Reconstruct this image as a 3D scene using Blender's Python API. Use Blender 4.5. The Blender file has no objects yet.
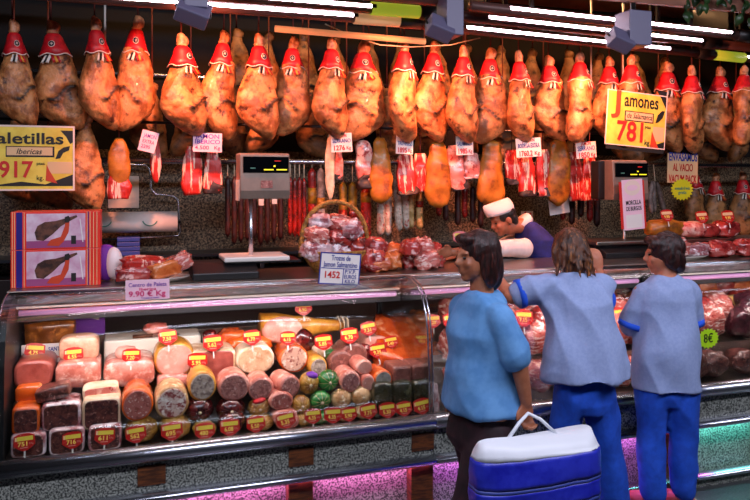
import bpy, bmesh, math, random
from mathutils import Vector, Matrix, noise, Euler

SC = bpy.context.scene
COL = SC.collection
R = math.radians
random.seed(7)

def lin(h):
    h = h.lstrip('#')
    o = []
    for i in (0, 2, 4):
        v = int(h[i:i+2], 16) / 255
        o.append(v / 12.92 if v <= .04045 else ((v + .055) / 1.055) ** 2.4)
    return (*o, 1)

# ------------------------------------------------------------------ camera
CAMD, CAMH, YAW = 3.63, 1.90, 18.6
cd = bpy.data.cameras.new('camera'); cam = bpy.data.objects.new('camera', cd); COL.objects.link(cam)
cam.location = (0, -CAMD, CAMH); cam.rotation_euler = (R(90), 0, R(-YAW))
cd.sensor_width = 36; cd.lens = 35; cd.shift_y = -70 / 750
SC.camera = cam

# ------------------------------------------------------------------ world, hall lamps, exposure
w = bpy.data.worlds.new('market_hall'); SC.world = w; w.use_nodes = True
w.node_tree.nodes['Background'].inputs[0].default_value = lin('#6f7fa8')
w.node_tree.nodes['Background'].inputs[1].default_value = .03

def light(name, typ, loc, aim, col, energy, **kw):
    d = bpy.data.lights.new(name, typ); d.color = lin(col)[:3]; d.energy = energy
    for k, v in kw.items(): setattr(d, k, v)
    o = bpy.data.objects.new(name, d); COL.objects.link(o); o.location = loc
    o.rotation_euler = (Vector(aim) - Vector(loc)).to_track_quat('-Z', 'Y').to_euler()
    return o

light('hall_ceiling_lamp', 'AREA', (1.6, -2.5, 3.5), (1.6, -.5, .9), '#e8e8fc', 205, shape='RECTANGLE', size=7.5, size_y=.3)
# beams of the clamp floodlights, aimed at the row of hams
for (x, y, z, ax, e) in ((.31, .50, 2.90, .35, 115), (.31, .50, 2.90, .85, 85), (1.86, .62, 2.86, 1.5, 130), (1.86, .62, 2.86, 2.3, 130), (3.22, .64, 2.86, 2.9, 150), (3.22, .64, 2.86, 4.3, 110)):
    light('floodlight_beam', 'SPOT', (x, y, z), (ax, 1.25, 2.25), '#ff8c62', e, spot_size=R(100), spot_blend=.8, shadow_soft_size=.04)

light('rear_ham_fill', 'AREA', (2.2, 1.45, 3.36), (2.2, 1.62, 2.0), '#ffb878', 26, shape='RECTANGLE', size=5.2, size_y=.06)  # added light with no fixture, lifts the dim rear hams

SC.view_settings.view_transform = 'Standard'; SC.view_settings.look = 'None'
SC.view_settings.gamma = 1; SC.view_settings.use_curve_mapping = False
SC.view_settings.exposure = 0.0

# ------------------------------------------------------------------ helpers
CY, SY = math.cos(R(YAW)), math.sin(R(YAW))
def P(px, py, t):
    """the point of the stall that lies at depth t (metres behind the counter's front rail)"""
    dx = (px - 375) / 729; dz = (180 - py) / 729
    k = (t + CAMD) / (CY - SY * dx)
    return Vector((k * (CY * dx + SY), t, CAMH + k * dz))
def RECT(x0, y0, x1, y1, t):
    a = P(x0, (y0 + y1) / 2, t).x; b = P(x1, (y0 + y1) / 2, t).x; m = (x0 + x1) / 2
    return a, b, P(m, y1, t).z, P(m, y0, t).z

def tag(o, label=None, cat=None, group=None, kind=None):
    if label: o['label'] = label
    if cat: o['category'] = cat
    if group: o['group'] = group
    if kind: o['kind'] = kind
    return o
def empty(name, loc=(0, 0, 0), rot=(0, 0, 0)):
    o = bpy.data.objects.new(name, None); COL.objects.link(o); o.location = loc; o.rotation_euler = rot
    o.empty_display_size = .05
    return o
def obj(name, bm, m=None, parent=None, loc=(0, 0, 0), rot=(0, 0, 0), smooth=True, bevel=0):
    me = bm if isinstance(bm, bpy.types.Mesh) else bpy.data.meshes.new(name)
    if me is not bm:
        bmesh.ops.recalc_face_normals(bm, faces=bm.faces)
        bm.to_mesh(me); bm.free()
    if m is not None:
        me.materials.clear()
        for q in (m if isinstance(m, (list, tuple)) else [m]): me.materials.append(q)
    if smooth: me.polygons.foreach_set('use_smooth', [True] * len(me.polygons))
    o = bpy.data.objects.new(name, me); COL.objects.link(o)
    o.location = loc; o.rotation_euler = rot
    if parent: o.parent = parent
    if bevel:
        md = o.modifiers.new('edge', 'BEVEL'); md.width = bevel; md.segments = 2; md.limit_method = 'ANGLE'
    return o
def copy_tree(o, parent=None):
    c = o.copy(); COL.objects.link(c); c.parent = parent
    for ch in list(o.children): copy_tree(ch, c)
    return c
def NB(): return bmesh.new()
def box(bm, x0, x1, y0, y1, z0, z1):
    v = [bm.verts.new(p) for p in ((x0,y0,z0),(x1,y0,z0),(x1,y1,z0),(x0,y1,z0),(x0,y0,z1),(x1,y0,z1),(x1,y1,z1),(x0,y1,z1))]
    for f in ((0,3,2,1),(4,5,6,7),(0,1,5,4),(1,2,6,5),(2,3,7,6),(3,0,4,7)): bm.faces.new([v[i] for i in f])
    return bm
def BX(*a): return box(NB(), *a)
def loft(bm, rings, cap=True):
    vs = [[bm.verts.new(p) for p in r] for r in rings]
    n = len(vs[0])
    for a, b in zip(vs, vs[1:]):
        for i in range(n): bm.faces.new((a[i], a[(i+1) % n], b[(i+1) % n], b[i]))
    if cap:
        bm.faces.new(vs[0][::-1]); bm.faces.new(vs[-1])
    return bm
def tube(bm, pts, rad, n=8, cap=True):
    pts = [Vector(p) for p in pts]
    if not isinstance(rad, (list, tuple)): rad = [rad] * len(pts)
    rings = []; up = None
    for i, p in enumerate(pts):
        d = (pts[min(i+1, len(pts)-1)] - pts[max(i-1, 0)]).normalized()
        if up is None: up = Vector((0, 0, 1)) if abs(d.z) < .9 else Vector((0, 1, 0))
        s = d.cross(up).normalized(); up = s.cross(d).normalized()
        rings.append([p + (s * math.cos(a) + up * math.sin(a)) * rad[i] for a in (2 * math.pi * k / n for k in range(n))])
    return loft(bm, rings, cap)
def ell(bm, c, r, n=16, m=10, mat=None):
    c = Vector(c); rings = []
    for j in range(m + 1):
        th = math.pi * (.02 + .96 * j / m)
        ring = []
        for i in range(n):
            a = 2 * math.pi * i / n
            p = Vector((r[0] * math.sin(th) * math.cos(a), r[1] * math.sin(th) * math.sin(a), r[2] * math.cos(th)))
            if mat is not None: p = mat @ p
            ring.append(c + p)
        rings.append(ring)
    return loft(bm, rings)
def superell(a, b, e, n, y=0, cx=0, cz=0):
    o = []
    for i in range(n):
        t = 2 * math.pi * i / n; c, s = math.cos(t), math.sin(t)
        o.append(Vector((cx + a * math.copysign(abs(c) ** (2/e), c), y, cz + b * math.copysign(abs(s) ** (2/e), s))))
    return o
def prism(bm, pts, y0, y1):
    """outline in x,z extruded from y0 to y1"""
    f = [bm.verts.new((x, y0, z)) for x, z in pts]; b = [bm.verts.new((x, y1, z)) for x, z in pts]
    bm.faces.new(f); bm.faces.new(b[::-1])
    n = len(pts)
    for i in range(n): bm.faces.new((f[i], b[i], b[(i+1) % n], f[(i+1) % n]))
    return bm
def prism_x(bm, pts, x0, x1):
    f = [bm.verts.new((x0, y, z)) for y, z in pts]; b = [bm.verts.new((x1, y, z)) for y, z in pts]
    bm.faces.new(f); bm.faces.new(b[::-1])
    n = len(pts)
    for i in range(n): bm.faces.new((f[i], b[i], b[(i+1) % n], f[(i+1) % n]))
    return bm
def warp(bm, amp, sc, seed=0):
    bm.normal_update()
    for v in bm.verts:
        v.co += v.normal * amp * noise.noise(v.co * sc + Vector((seed * 3.7, seed * 1.3, seed * 2.1)))
    return bm
def fuse(bm, vox=.01, sm=6, disp=None):
    """merge overlapping closed shapes into one continuous skin"""
    me = bpy.data.meshes.new('tmp'); bm.to_mesh(me); bm.free()
    o = bpy.data.objects.new('tmp', me); COL.objects.link(o)
    r = o.modifiers.new('r', 'REMESH'); r.mode = 'VOXEL'; r.voxel_size = vox
    if sm:
        s = o.modifiers.new('s', 'SMOOTH'); s.iterations = sm; s.factor = .5
    dg = bpy.context.evaluated_depsgraph_get()
    out = bpy.data.meshes.new_from_object(o.evaluated_get(dg))
    bpy.data.objects.remove(o); bpy.data.meshes.remove(me)
    if disp:
        b2 = NB(); b2.from_mesh(out); b2.normal_update()
        for v in b2.verts: v.co += v.normal * disp(v.co)
        b2.to_mesh(out); b2.free()
    return out

FIT = []
def text(parent, s, loc, size, m, width=None, bold=0, name='lettering', shear=0, rz=0):
    c = bpy.data.curves.new(name, 'FONT'); c.body = s; c.size = size; c.align_x = 'CENTER'; c.align_y = 'CENTER'
    c.extrude = .0006; c.offset = bold; c.shear = shear; c.resolution_u = 3; c.space_line = .85
    c.materials.append(m)
    o = bpy.data.objects.new(name, c); COL.objects.link(o); o.parent = parent
    o.location = loc; o.rotation_euler = (R(90), rz, 0)
    if width: FIT.append((o, width))
    return o

# ------------------------------------------------------------------ materials
def M(name, c1, c2=None, sc=12, lo=.4, hi=.6, det=4, c3=None, sc3=40, lo3=.55, hi3=.62, rough=.5, metal=0, bump=0, bsc=None,
      coat=0, es=0, tex='noise', cut=None, stretch=None, spec=.5):
    m = bpy.data.materials.new(name); m.use_nodes = True
    nt = m.node_tree; N = nt.nodes; L = nt.links; b = N['Principled BSDF']
    b.inputs['Roughness'].default_value = rough; b.inputs['Metallic'].default_value = metal
    b.inputs['Coat Weight'].default_value = coat; b.inputs['Coat Roughness'].default_value = .08
    b.inputs['Specular IOR Level'].default_value = spec
    b.inputs['Base Color'].default_value = lin(c1)
    if es:
        b.inputs['Emission Color'].default_value = lin(c1); b.inputs['Emission Strength'].default_value = es
        return m
    if c2 is None and not bump: return m
    tc = N.new('ShaderNodeTexCoord'); oi = N.new('ShaderNodeObjectInfo'); ad = N.new('ShaderNodeVectorMath'); ad.operation = 'ADD'
    mu = N.new('ShaderNodeMath'); mu.operation = 'MULTIPLY'; mu.inputs[1].default_value = 37
    L.new(oi.outputs['Random'], mu.inputs[0]); L.new(tc.outputs['Object'], ad.inputs[0]); L.new(mu.outputs[0], ad.inputs[1])
    vec = ad.outputs[0]
    if stretch:
        mp = N.new('ShaderNodeMapping'); mp.inputs['Scale'].default_value = stretch; L.new(vec, mp.inputs[0]); vec = mp.outputs[0]
    def fac(scale, a, z, kind):
        if kind == 'voronoi':
            t = N.new('ShaderNodeTexVoronoi'); t.inputs['Scale'].default_value = scale; out = t.outputs['Distance']
        else:
            t = N.new('ShaderNodeTexNoise'); t.inputs['Scale'].default_value = scale; t.inputs['Detail'].default_value = det; t.inputs['Roughness'].default_value = .6; out = t.outputs[0]
        L.new(vec, t.inputs['Vector'])
        r = N.new('ShaderNodeMapRange'); r.inputs['From Min'].default_value = a; r.inputs['From Max'].default_value = z
        L.new(out, r.inputs['Value']); return r.outputs[0], out
    col = None
    if c2:
        f, raw = fac(sc, lo, hi, tex)
        mx = N.new('ShaderNodeMix'); mx.data_type = 'RGBA'; L.new(f, mx.inputs[0]); mx.inputs[6].default_value = lin(c1); mx.inputs[7].default_value = lin(c2); col = mx.outputs[2]
        if c3:
            f, _ = fac(sc3, lo3, hi3, 'noise')
            m2 = N.new('ShaderNodeMix'); m2.data_type = 'RGBA'; L.new(f, m2.inputs[0]); L.new(col, m2.inputs[6]); m2.inputs[7].default_value = lin(c3); col = m2.outputs[2]
        if cut:
            at = N.new('ShaderNodeAttribute'); at.attribute_name = 'cut'
            m3 = N.new('ShaderNodeMix'); m3.data_type = 'RGBA'; L.new(at.outputs['Fac'], m3.inputs[0]); L.new(col, m3.inputs[6]); m3.inputs[7].default_value = lin(cut); col = m3.outputs[2]
        L.new(col, b.inputs['Base Color'])
    if bump:
        _, raw = fac(bsc or sc, 0, 1, 'noise')
        bp = N.new('ShaderNodeBump'); bp.inputs['Strength'].default_value = bump; bp.inputs['Distance'].default_value = .01
        L.new(raw, bp.inputs['Height']); L.new(bp.outputs[0], b.inputs['Normal'])
    return m
def glass_mat(name, tint, refl=.5):
    m = bpy.data.materials.new(name); m.use_nodes = True; nt = m.node_tree; N = nt.nodes; L = nt.links
    N.remove(N['Principled BSDF']); out = N['Material Output']
    t = N.new('ShaderNodeBsdfTransparent'); t.inputs[0].default_value = lin(tint)
    g = N.new('ShaderNodeBsdfGlossy'); g.inputs['Roughness'].default_value = .03
    f = N.new('ShaderNodeFresnel'); f.inputs[0].default_value = 1.45
    q = N.new('ShaderNodeMath'); q.operation = 'MULTIPLY'; q.inputs[1].default_value = refl
    x = N.new('ShaderNodeMixShader'); L.new(f.outputs[0], q.inputs[0]); L.new(q.outputs[0], x.inputs[0]); L.new(t.outputs[0], x.inputs[1]); L.new(g.outputs[0], x.inputs[2]); L.new(x.outputs[0], out.inputs[0])
    return m

K = dict(
    granite=M('granite', '#979b92', '#262a28', 105, .44, .56, c3='#9a9c94', sc3=120, lo3=.6, hi3=.66, rough=.35, tex='noise'),
    granite_brown=M('granite_brown', '#84725a', '#2a2118', 60, .42, .56, c3='#b09a78', sc3=75, lo3=.58, hi3=.64, rough=.45),
    dark_wall=M('dark_wall', '#0d0a09', rough=.9),  # near black: the upper wall's shade is put into the colour
    floor=M('floor_stone', '#4a4d4e', '#26292a', 90, .42, .58, rough=.3),
    ceiling=M('ceiling_paint', '#8a5844', '#744836', 3, rough=.8),
    chrome=M('chrome', '#c4c7d0', rough=.27, metal=1),
    steel=M('steel', '#a69c92', rough=.32, metal=1, bump=.05, bsc=60),
    steel_d=M('dark_steel', '#4b4d52', rough=.35, metal=1),
    grey_paint=M('grey_paint', '#5c5870', rough=.45),
    black=M('black_plastic', '#101012', rough=.45),
    rubber=M('rubber', '#1d1d20', rough=.7),
    wood_brown=M('brown_wood', '#6b3a1a', '#3e2010', 14, rough=.5, stretch=(1, 1, 6)),
    white=M('white_enamel', '#d8d4cc', rough=.35),
    board=M('cutting_board', '#e9e1d2', rough=.5),
    paper=M('paper', '#e6e0da', '#d3ccc6', 5, rough=.8),
    tube=M('lamp_tube', '#ffe3f2', es=26),
    tube_in=M('case_lamp_tube', '#d9a0d6', es=.28),
    pink_neon=M('pink_lamp', '#ff8fe0', es=16),
    teal_neon=M('teal_lamp', '#8ff5ee', es=10),
    pipe=M('brown_pipe', '#5a3c36', rough=.4, metal=.3),
    pipe_green=M('green_sleeve', '#a8b832', es=.55),
    pipe_cream=M('cream_sleeve', '#d9a070', es=.4),
    ham=M('cured_ham', '#cc8850', '#8a5028', 10, .43, .58, 9, c3='#3e1c0c', sc3=13, lo3=.55, hi3=.66, rough=.42, bump=.9, bsc=34, cut='#140a05', coat=.05),
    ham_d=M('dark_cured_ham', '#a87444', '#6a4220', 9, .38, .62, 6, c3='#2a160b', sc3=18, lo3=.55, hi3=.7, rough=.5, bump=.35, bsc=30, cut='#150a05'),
    trotter=M('trotter', '#c98d62', '#8c5233', 30, rough=.45, bump=.2),
    red_paper=M('red_paper', '#c8141e', '#a80f1a', 30, rough=.45),
    pale_edge=M('pale_paper_edge', '#eacfc0', rough=.6),
    emblem=M('emblem_ink', '#1c1420', rough=.6),
    ribbon_k=M('black_ribbon', '#15120f', rough=.6), ribbon_w=M('white_ribbon', '#e6e0d2', rough=.6), ribbon_y=M('gold_ribbon', '#d7942c', rough=.6),
    string=M('string', '#5b2018', rough=.8), string_w=M('pale_string', '#cbb89a', rough=.8),
    amber=M('amber_ham_skin', '#c07a26', '#8f4f12', 9, .35, .65, c3='#5e300c', sc3=9, lo3=.56, hi3=.74, rough=.42, bump=.45, bsc=16, coat=.1),
    red_meat=M('red_cut_meat', '#b8261c', '#f2c4ae', 12, .53, .57, 5, c3='#7d120e', sc3=22, lo3=.55, hi3=.7, rough=.38, bump=.4, bsc=30, coat=.12, stretch=(3.2, 1.5, .45)),
    pink_meat=M('pink_cut_meat', '#d8766a', '#f2bfae', 12, .5, .62, c3='#b23e38', sc3=20, rough=.3, bump=.15, bsc=30, coat=.3),
    dark_meat=M('dark_crust', '#31150d', '#170a06', 20, rough=.5, bump=.5, bsc=35),
    fat=M('fat', '#ecd9bd', '#d9b58f', 14, rough=.4, bump=.15),
    chorizo=M('chorizo', '#9d1a12', '#5e0d0a', 22, c3='#c8382a', sc3=50, rough=.35, bump=.3, bsc=60, coat=.3),
    salami_d=M('dark_salami', '#3f1712', '#230c0a', 26, rough=.45, bump=.3, bsc=60),
    sausage_y=M('yellow_sausage', '#c08426', '#8f5a16', 22, rough=.4, bump=.3, bsc=50),
    sausage_w=M('white_sausage', '#cdbfae', '#a38f7c', 30, c3='#a33a34', sc3=38, lo3=.58, hi3=.62, rough=.55, bump=.25, bsc=60),
    sausage_c=M('cream_sausage', '#c9ab78', '#96783f', 24, rough=.5, bump=.3, bsc=50),
    sausage_g=M('grey_sausage', '#a29a92', '#6f6660', 24, rough=.5, bump=.3),
    ham_pink=M('boiled_ham', '#d98c7c', '#b8604f', 14, .4, .6, c3='#ecbcac', sc3=24, lo3=.52, hi3=.66, rough=.35, coat=.5, bump=.05),
    ham_rose=M('rosy_ham', '#b25a4d', '#8f3d34', 8, rough=.35, coat=.5, bump=.05),
    ham_cut=M('cut_ham_face', '#dfa494', '#cf8674', 9, .4, .62, c3='#efc9b8', sc3=16, lo3=.55, hi3=.68, rough=.45, coat=.25),
    beige=M('beige_loaf', '#dba98a', '#c88e70', 26, rough=.45, coat=.3, bump=.05),
    pale=M('pale_cut', '#dcb48e', '#b98a62', 22, .4, .65, c3='#ead1b4', sc3=20, rough=.45, coat=.3),
    mottled=M('mottled_cut', '#d0a48e', '#8e4a40', 46, .52, .6, c3='#ead2be', sc3=42, lo3=.55, hi3=.62, rough=.4, coat=.3),
    mortadella=M('mortadella_cut', '#b0645a', '#eccaba', 70, .58, .63, c3='#8e463c', sc3=30, rough=.4, coat=.3),
    headcheese=M('headcheese_cut', '#d8bcae', '#93403f', 34, .5, .57, c3='#f0e2d6', sc3=30, lo3=.55, hi3=.62, rough=.4, coat=.35),
    grey_cut=M('grey_terrine_cut', '#b8a494', '#7a625a', 44, .45, .6, c3='#c9b6aa', sc3=50, lo3=.58, hi3=.64, rough=.45, coat=.2),
    mauve=M('mauve_cut', '#b0746a', '#8a5049', 60, .45, .58, c3='#d8aa9e', sc3=80, lo3=.58, hi3=.64, rough=.4, coat=.25),
    liver=M('liver_cut', '#8d5449', '#744038', 30, c3='#a56a5e', sc3=50, lo3=.58, hi3=.64, rough=.4, coat=.3),
    pudding=M('dark_pudding', '#6e3a32', '#3e1c19', 50, .42, .6, c3='#a8766a', sc3=60, lo3=.6, hi3=.66, rough=.35, coat=.5),
    orange_wrap=M('orange_wrap', '#e0641e', '#c24a14', 10, c3='#f29a5c', sc3=8, lo3=.6, hi3=.72, rough=.25, coat=.8, bump=.3, bsc=14),
    salmon=M('orange_cured', '#e0622a', '#c94818', 9, c3='#f0a070', sc3=14, lo3=.57, hi3=.72, rough=.25, coat=.8, bump=.3, bsc=16),
    yellow_rind=M('yellow_rind', '#d89a3a', '#b9741f', 16, rough=.4, coat=.4, bump=.1),
    brown_bacon=M('smoked_bacon', '#8a4e1c', '#5e3010', 10, c3='#a8682c', sc3=16, rough=.3, coat=.5, bump=.3),
    print_brown=M('printed_ham_brown', '#6a4030', '#2e1a14', 20, rough=.45),
    netted=M('netted_rind', '#b98a35', '#7d4a16', 18, .4, .62, c3='#d8b562', sc3=30, lo3=.57, hi3=.66, rough=.4, coat=.4, bump=.2),
    maroon=M('maroon_rind', '#5c1210', '#2c0808', 18, c3='#8e3a34', sc3=30, lo3=.6, hi3=.7, rough=.25, coat=.6, bump=.2),
    green=M('green_rind', '#2f8a3c', '#19581f', 14, c3='#7fbf6a', sc3=24, lo3=.6, hi3=.7, rough=.3, coat=.6, bump=.15),
    cream_net=M('cream_rind', '#cfa878', '#a67846', 16, c3='#e6cfa8', sc3=26, rough=.45, coat=.4, bump=.2),
    film=M('plastic_bag', '#cdb0b4', '#9a5256', 12, .45, .6, c3='#f2e6ea', sc3=16, lo3=.52, hi3=.62, rough=.18, coat=1, bump=.8, bsc=22),
    film_red=M('bagged_red_meat', '#b03a34', '#6e1818', 14, .45, .62, c3='#e6b4ae', sc3=18, lo3=.58, hi3=.66, rough=.18, coat=1, bump=.8, bsc=22),
    film_rib=M('bagged_streaky_meat', '#c4665c', '#f0cfc4', 20, .52, .6, c3='#8e241f', sc3=26, lo3=.55, hi3=.64, rough=.18, coat=1, bump=.6, bsc=24, stretch=(1, 1, 2.5)),
    film_dark=M('bagged_dark_meat', '#5a2833', '#2c1118', 14, c3='#9a6a72', sc3=18, lo3=.58, hi3=.68, rough=.3, coat=.5, bump=.5, bsc=20),
    film_orange=M('bagged_chicken', '#d8743a', '#b04a1c', 12, c3='#f0b890', sc3=14, lo3=.58, hi3=.68, rough=.18, coat=1, bump=.7, bsc=20),
    dark_pack=M('dark_clear_pack', '#3d3a26', '#252412', 14, c3='#6a6748', sc3=16, lo3=.6, hi3=.7, rough=.15, coat=1),
    cheese=M('cheese', '#d8b46a', '#c49848', 10, rough=.5),
    wicker=M('wicker', '#c48a3a', '#7a4e1c', 60, rough=.6, bump=.8, bsc=90),
    tag_red=M('price_tag_red', '#b3140f', rough=.3, coat=.3), tag_strip=M('price_tag_yellow', '#d8c23a', rough=.5), tag_num=M('price_tag_number', '#f0cf5a', rough=.5), tag_small=M('price_tag_small', '#d88a80', rough=.5),
    sign_y=M('yellow_card', '#ecd050', '#dcb838', 8, rough=.6), ink=M('black_ink', '#17110c', rough=.6), red_ink=M('red_ink', '#c81e14', rough=.6),
    orange_ink=M('orange_ink', '#c83c14', rough=.6), blue_ink=M('blue_ink', '#1d2f8e', rough=.6), pink_ink=M('pink_ink', '#d8286e', rough=.6), violet_ink=M('violet_ink', '#6d2aa0', rough=.6),
    card_pink=M('pink_card', '#f0c2d0', rough=.6), card_white=M('white_card', '#e6dcd6', rough=.6), card_cream=M('cream_card', '#e0b684', rough=.6),
    star_y=M('yellow_star_card', '#e6d61e', rough=.5), star_g=M('lime_star_card', '#b8e81e', rough=.5),
    box_red=M('carton_red', '#e83424', rough=.4), box_blue=M('carton_blue', '#2a1d78', rough=.4), box_art=M('carton_art', '#e0c8d4', '#c88aa6', 6, rough=.4), box_art2=M('carton_plum', '#9c4a7a', rough=.4), box_white=M('carton_white', '#e6dcda', rough=.4),
    skin=M('skin', '#c47a5c', '#b0684a', 12, rough=.5), skin_t=M('tan_skin', '#a8694a', '#935539', 12, rough=.5),
    hair_b=M('brown_hair', '#5c3016', '#2c1409', 9, c3='#a8652c', sc3=14, lo3=.55, hi3=.68, rough=.45, bump=.6, bsc=30, stretch=(6, 6, .8)),
    hair_d=M('dark_hair', '#32120e', '#160806', 9, c3='#54221a', sc3=16, lo3=.56, hi3=.7, rough=.4, bump=.6, bsc=30, stretch=(6, 6, .8)),
    hair_k=M('black_hair', '#120c0a', '#060404', 9, rough=.4, bump=.6, bsc=30, stretch=(6, 6, .8)),
    shirt=M('pale_blue_cotton', '#93a3cb', '#8b9cc6', 60, rough=.85, bump=.25, bsc=14), cuff=M('royal_blue_cuff', '#1b56d8', rough=.8),
    trouser=M('royal_blue_cotton', '#1450c6', '#1146b4', 20, rough=.85, bump=.12, bsc=9),
    vest=M('navy_vest', '#1a2270', '#141a5a', 20, rough=.8), white_cloth=M('white_cloth', '#d8d2d0', rough=.85, bump=.1, bsc=12),
    top_blue=M('sky_blue_top', '#5f94c8', '#4f84ba', 12, rough=.85), plum=M('dark_plum_cloth', '#2b1018', '#1c0a10', 14, rough=.85),
    shoe=M('pink_leather', '#a8574c', rough=.5), shoe_k=M('black_leather', '#120e0e', rough=.4),
    bag_blue=M('blue_plastic', '#1a20a0', '#2a34b8', 8, rough=.35, bump=.3, bsc=14), bag_white=M('white_plastic', '#dfe3ea', rough=.4),
    garlic=M('garlic', '#8f8078', '#6a5a54', 20, rough=.6), leaf=M('leaf', '#28441e', '#16280f', 12, rough=.4),
    scale_grey=M('scale_grey', '#8d786a', '#7f6c60', 6, rough=.35, metal=.25),
    screen=M('scale_screen', '#05070a', rough=.1), digits=M('scale_digits', '#d8c81e', es=1.4), digits_r=M('scale_digits_red', '#c81e14', es=.8),
    glass=glass_mat('case_glass', '#f4f8f8', .38), eye=M('eye', '#1a1210', rough=.2), blue_pack=M('blue_pack', '#3a4a9a', rough=.4),
    wreath=M('green_print', '#4f8a78', rough=.6),
)

# ------------------------------------------------------------------ the setting
def struct(name, bm, m): return tag(obj(name, bm, m, smooth=False), kind='structure')
XL, XR = -4.0, 9.0
struct('floor', BX(XL, XR, -6, 2.05, -.1, 0), K['floor'])
struct('wall_back', BX(XL, XR, 1.95, 2.05, 0, 2.12), K['granite_brown'])
struct('wall_back_upper', BX(XL, XR, 1.95, 2.05, 2.12, 3.42), K['dark_wall'])
struct('ceiling', BX(XL, XR, .05, 2.05, 3.42, 3.5), K['ceiling'])
struct('trim_1', BX(1.9, 8.9, .36, .40, 3.07, 3.42), K['ceiling'])
struct('wall_left', BX(XL - .1, XL, -6, 2.05, 0, 3.5), K['dark_wall'])
struct('wall_right', BX(XR, XR + .1, -6, 2.05, 0, 3.5), K['dark_wall'])

# ------------------------------------------------------------------ refrigerated counters
GP = [(.045, .63), (.055, .85), (.075, 1.05), (.10, 1.16), (.15, 1.245), (.23, 1.30), (.33, 1.325), (.43, 1.33)]
def glass_shell(x0, x1):
    bm = NB(); th = .006
    inner = [(y + th, z - (th if i > 3 else 0)) for i, (y, z) in enumerate(GP)]
    return prism_x(bm, GP + inner[::-1], x0, x1)
def rail(bm, y0, y1, z0, z1, x0, x1, n=14):
    cy, cz, a, b = (y0 + y1) / 2, (z0 + z1) / 2, (y1 - y0) / 2, (z1 - z0) / 2
    rings = [[Vector((x, cy + a * math.cos(2*math.pi*i/n), cz + b * math.sin(2*math.pi*i/n))) for i in range(n)] for x in (x0, x1)]
    return loft(bm, rings)
def case(x0, x1, label, neon, blocks, neon_col, ends=True):
    r = empty('display_case', ((x0 + x1) / 2, .45, 0)); tag(r, label, 'display case', 'refrigerated counters of the stall')
    o = Vector((-(x0 + x1) / 2, -.45, 0))
    def part(name, bm, m, **k):
        return obj(name, bm, m, r, loc=o, **k)
    part('plinth', BX(x0, x1, .0, 1.0, 0, .05), K['granite'], smooth=False)
    part('base_panel', BX(x0, x1, .09, 1.0, .05, .40), K['granite'], smooth=False)
    part('granite_band', BX(x0, x1, .02, 1.0, .40, .565), K['granite'], smooth=False)
    part('bumper_rail', rail(NB(), -.035, .055, .555, .635, x0, x1, 20), K['chrome'])
    part('lower_rail', rail(NB(), -.04, .05, .365, .415, x0, x1, 16), K['chrome'])
    part('foot_rail', rail(NB(), -.03, .05, .045, .085, x0, x1, 16), K['chrome'])
    for s in blocks:
        if x0 < s < x1:
            part('wood_block', BX(s - .065, s + .065, .012, .05, .44, .535), K['wood_brown'], smooth=False, bevel=.004)
            part('wood_post', BX(s - .065, s + .065, .025, .12, .05, .385), K['wood_brown'], smooth=False, bevel=.004)
    part('deck', prism_x(NB(), [(.05, .56), (.05, .60), (.34, .60), (.34, .79), (.93, .79), (.93, .56)], x0, x1), K['steel'], smooth=False)
    part('back_sill', BX(x0, x1, .88, .93, .79, 1.0), K['steel'], smooth=False)
    part('front_glass', glass_shell(x0 + .006, x1 - .006), K['glass'])
    pol = GP + [(.9, 1.30), (.9, .8), (.36, .8), (.34, .63)]
    if x0 < -.5: part('end_panel', prism_x(NB(), [(y + .012, z - .008) for y, z in GP] + [(.9, 1.29), (.9, .61), (.06, .61)], x0 + .012, x0 + .04), K['black'], smooth=False)
    for xa in (x0 + .001, x1 - .007):
        part('end_glass', prism_x(NB(), pol, xa, xa + .006), K['glass'], smooth=False)
    for xa in (x0 + .008, x1 - .008):
        part('end_frame', tube(NB(), [(xa, y, z) for y, z in GP], .005, 8), K['chrome'])
        part('rear_upright', BX(xa - .008, xa + .008, .9, .93, 1.0, 1.30), K['steel_d'], smooth=False)
    part('top_shelf', prism_x(NB(), [(.43, 1.318), (.44, 1.336), (1.0, 1.336), (1.0, 1.300), (.44, 1.300)], x0, x1), K['steel'], smooth=False)
    part('nosing', rail(NB(), .418, .448, 1.300, 1.334, x0, x1, 12), K['chrome'])
    part('fascia', BX(x0 + .01, x1 - .01, .50, .53, 1.17, 1.30), K['steel_d'], smooth=False)
    part('case_lamp', rail(NB(), .455, .485, 1.205, 1.235, x0 + .05, x1 - .05, 12), K['tube_in'])
    part('lamp_reflector', BX(x0 + .03, x1 - .03, .455, .50, 1.245, 1.255), K['white'], smooth=False)
    part('neon_tube', rail(NB(), .055, .075, .345, .365, x0 + .03, x1 - .03, 10), neon)
    L = light('case_lamp_light', 'AREA', ((x0 + x1) / 2, .17, 1.235), ((x0 + x1) / 2, .48, .75), '#ffe0da', 10.5 * (x1 - x0) / 2, shape='RECTANGLE', size=x1 - x0 - .1, size_y=.03)
    L.data.spread = R(165)
    L = light('under_rail_light', 'AREA', ((x0 + x1) / 2, .03, .36), ((x0 + x1) / 2, .10, .1), neon_col, 5 * (x1 - x0) / 2, shape='RECTANGLE', size=x1 - x0 - .05, size_y=.02)
    return r
BL = (.10, .83, 1.50, 2.35, 3.1, 3.9)
case(-.585, 1.56, 'glass fronted counter full of cold cuts and round sausages, pink light under its rail', K['pink_neon'], BL, '#ff7fd8')
case(1.565, 3.30, 'glass fronted counter of bagged meats behind the three women, magenta light below', K['pink_neon'], BL, '#e070ff')
case(3.305, 5.4, 'glass fronted counter beyond the short haired woman, teal light under its rail', K['teal_neon'], BL, '#6ff2e8')

tag(obj('dark_backing', BX(-1.6, 5.5, 1.63, 1.946, 0.002, 1.25), K['black'], smooth=False, bevel=.005), 'dark low cabinet added along the granite wall to darken the view through the glass', 'backing')  # box added to darken what shows through the case glass
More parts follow.
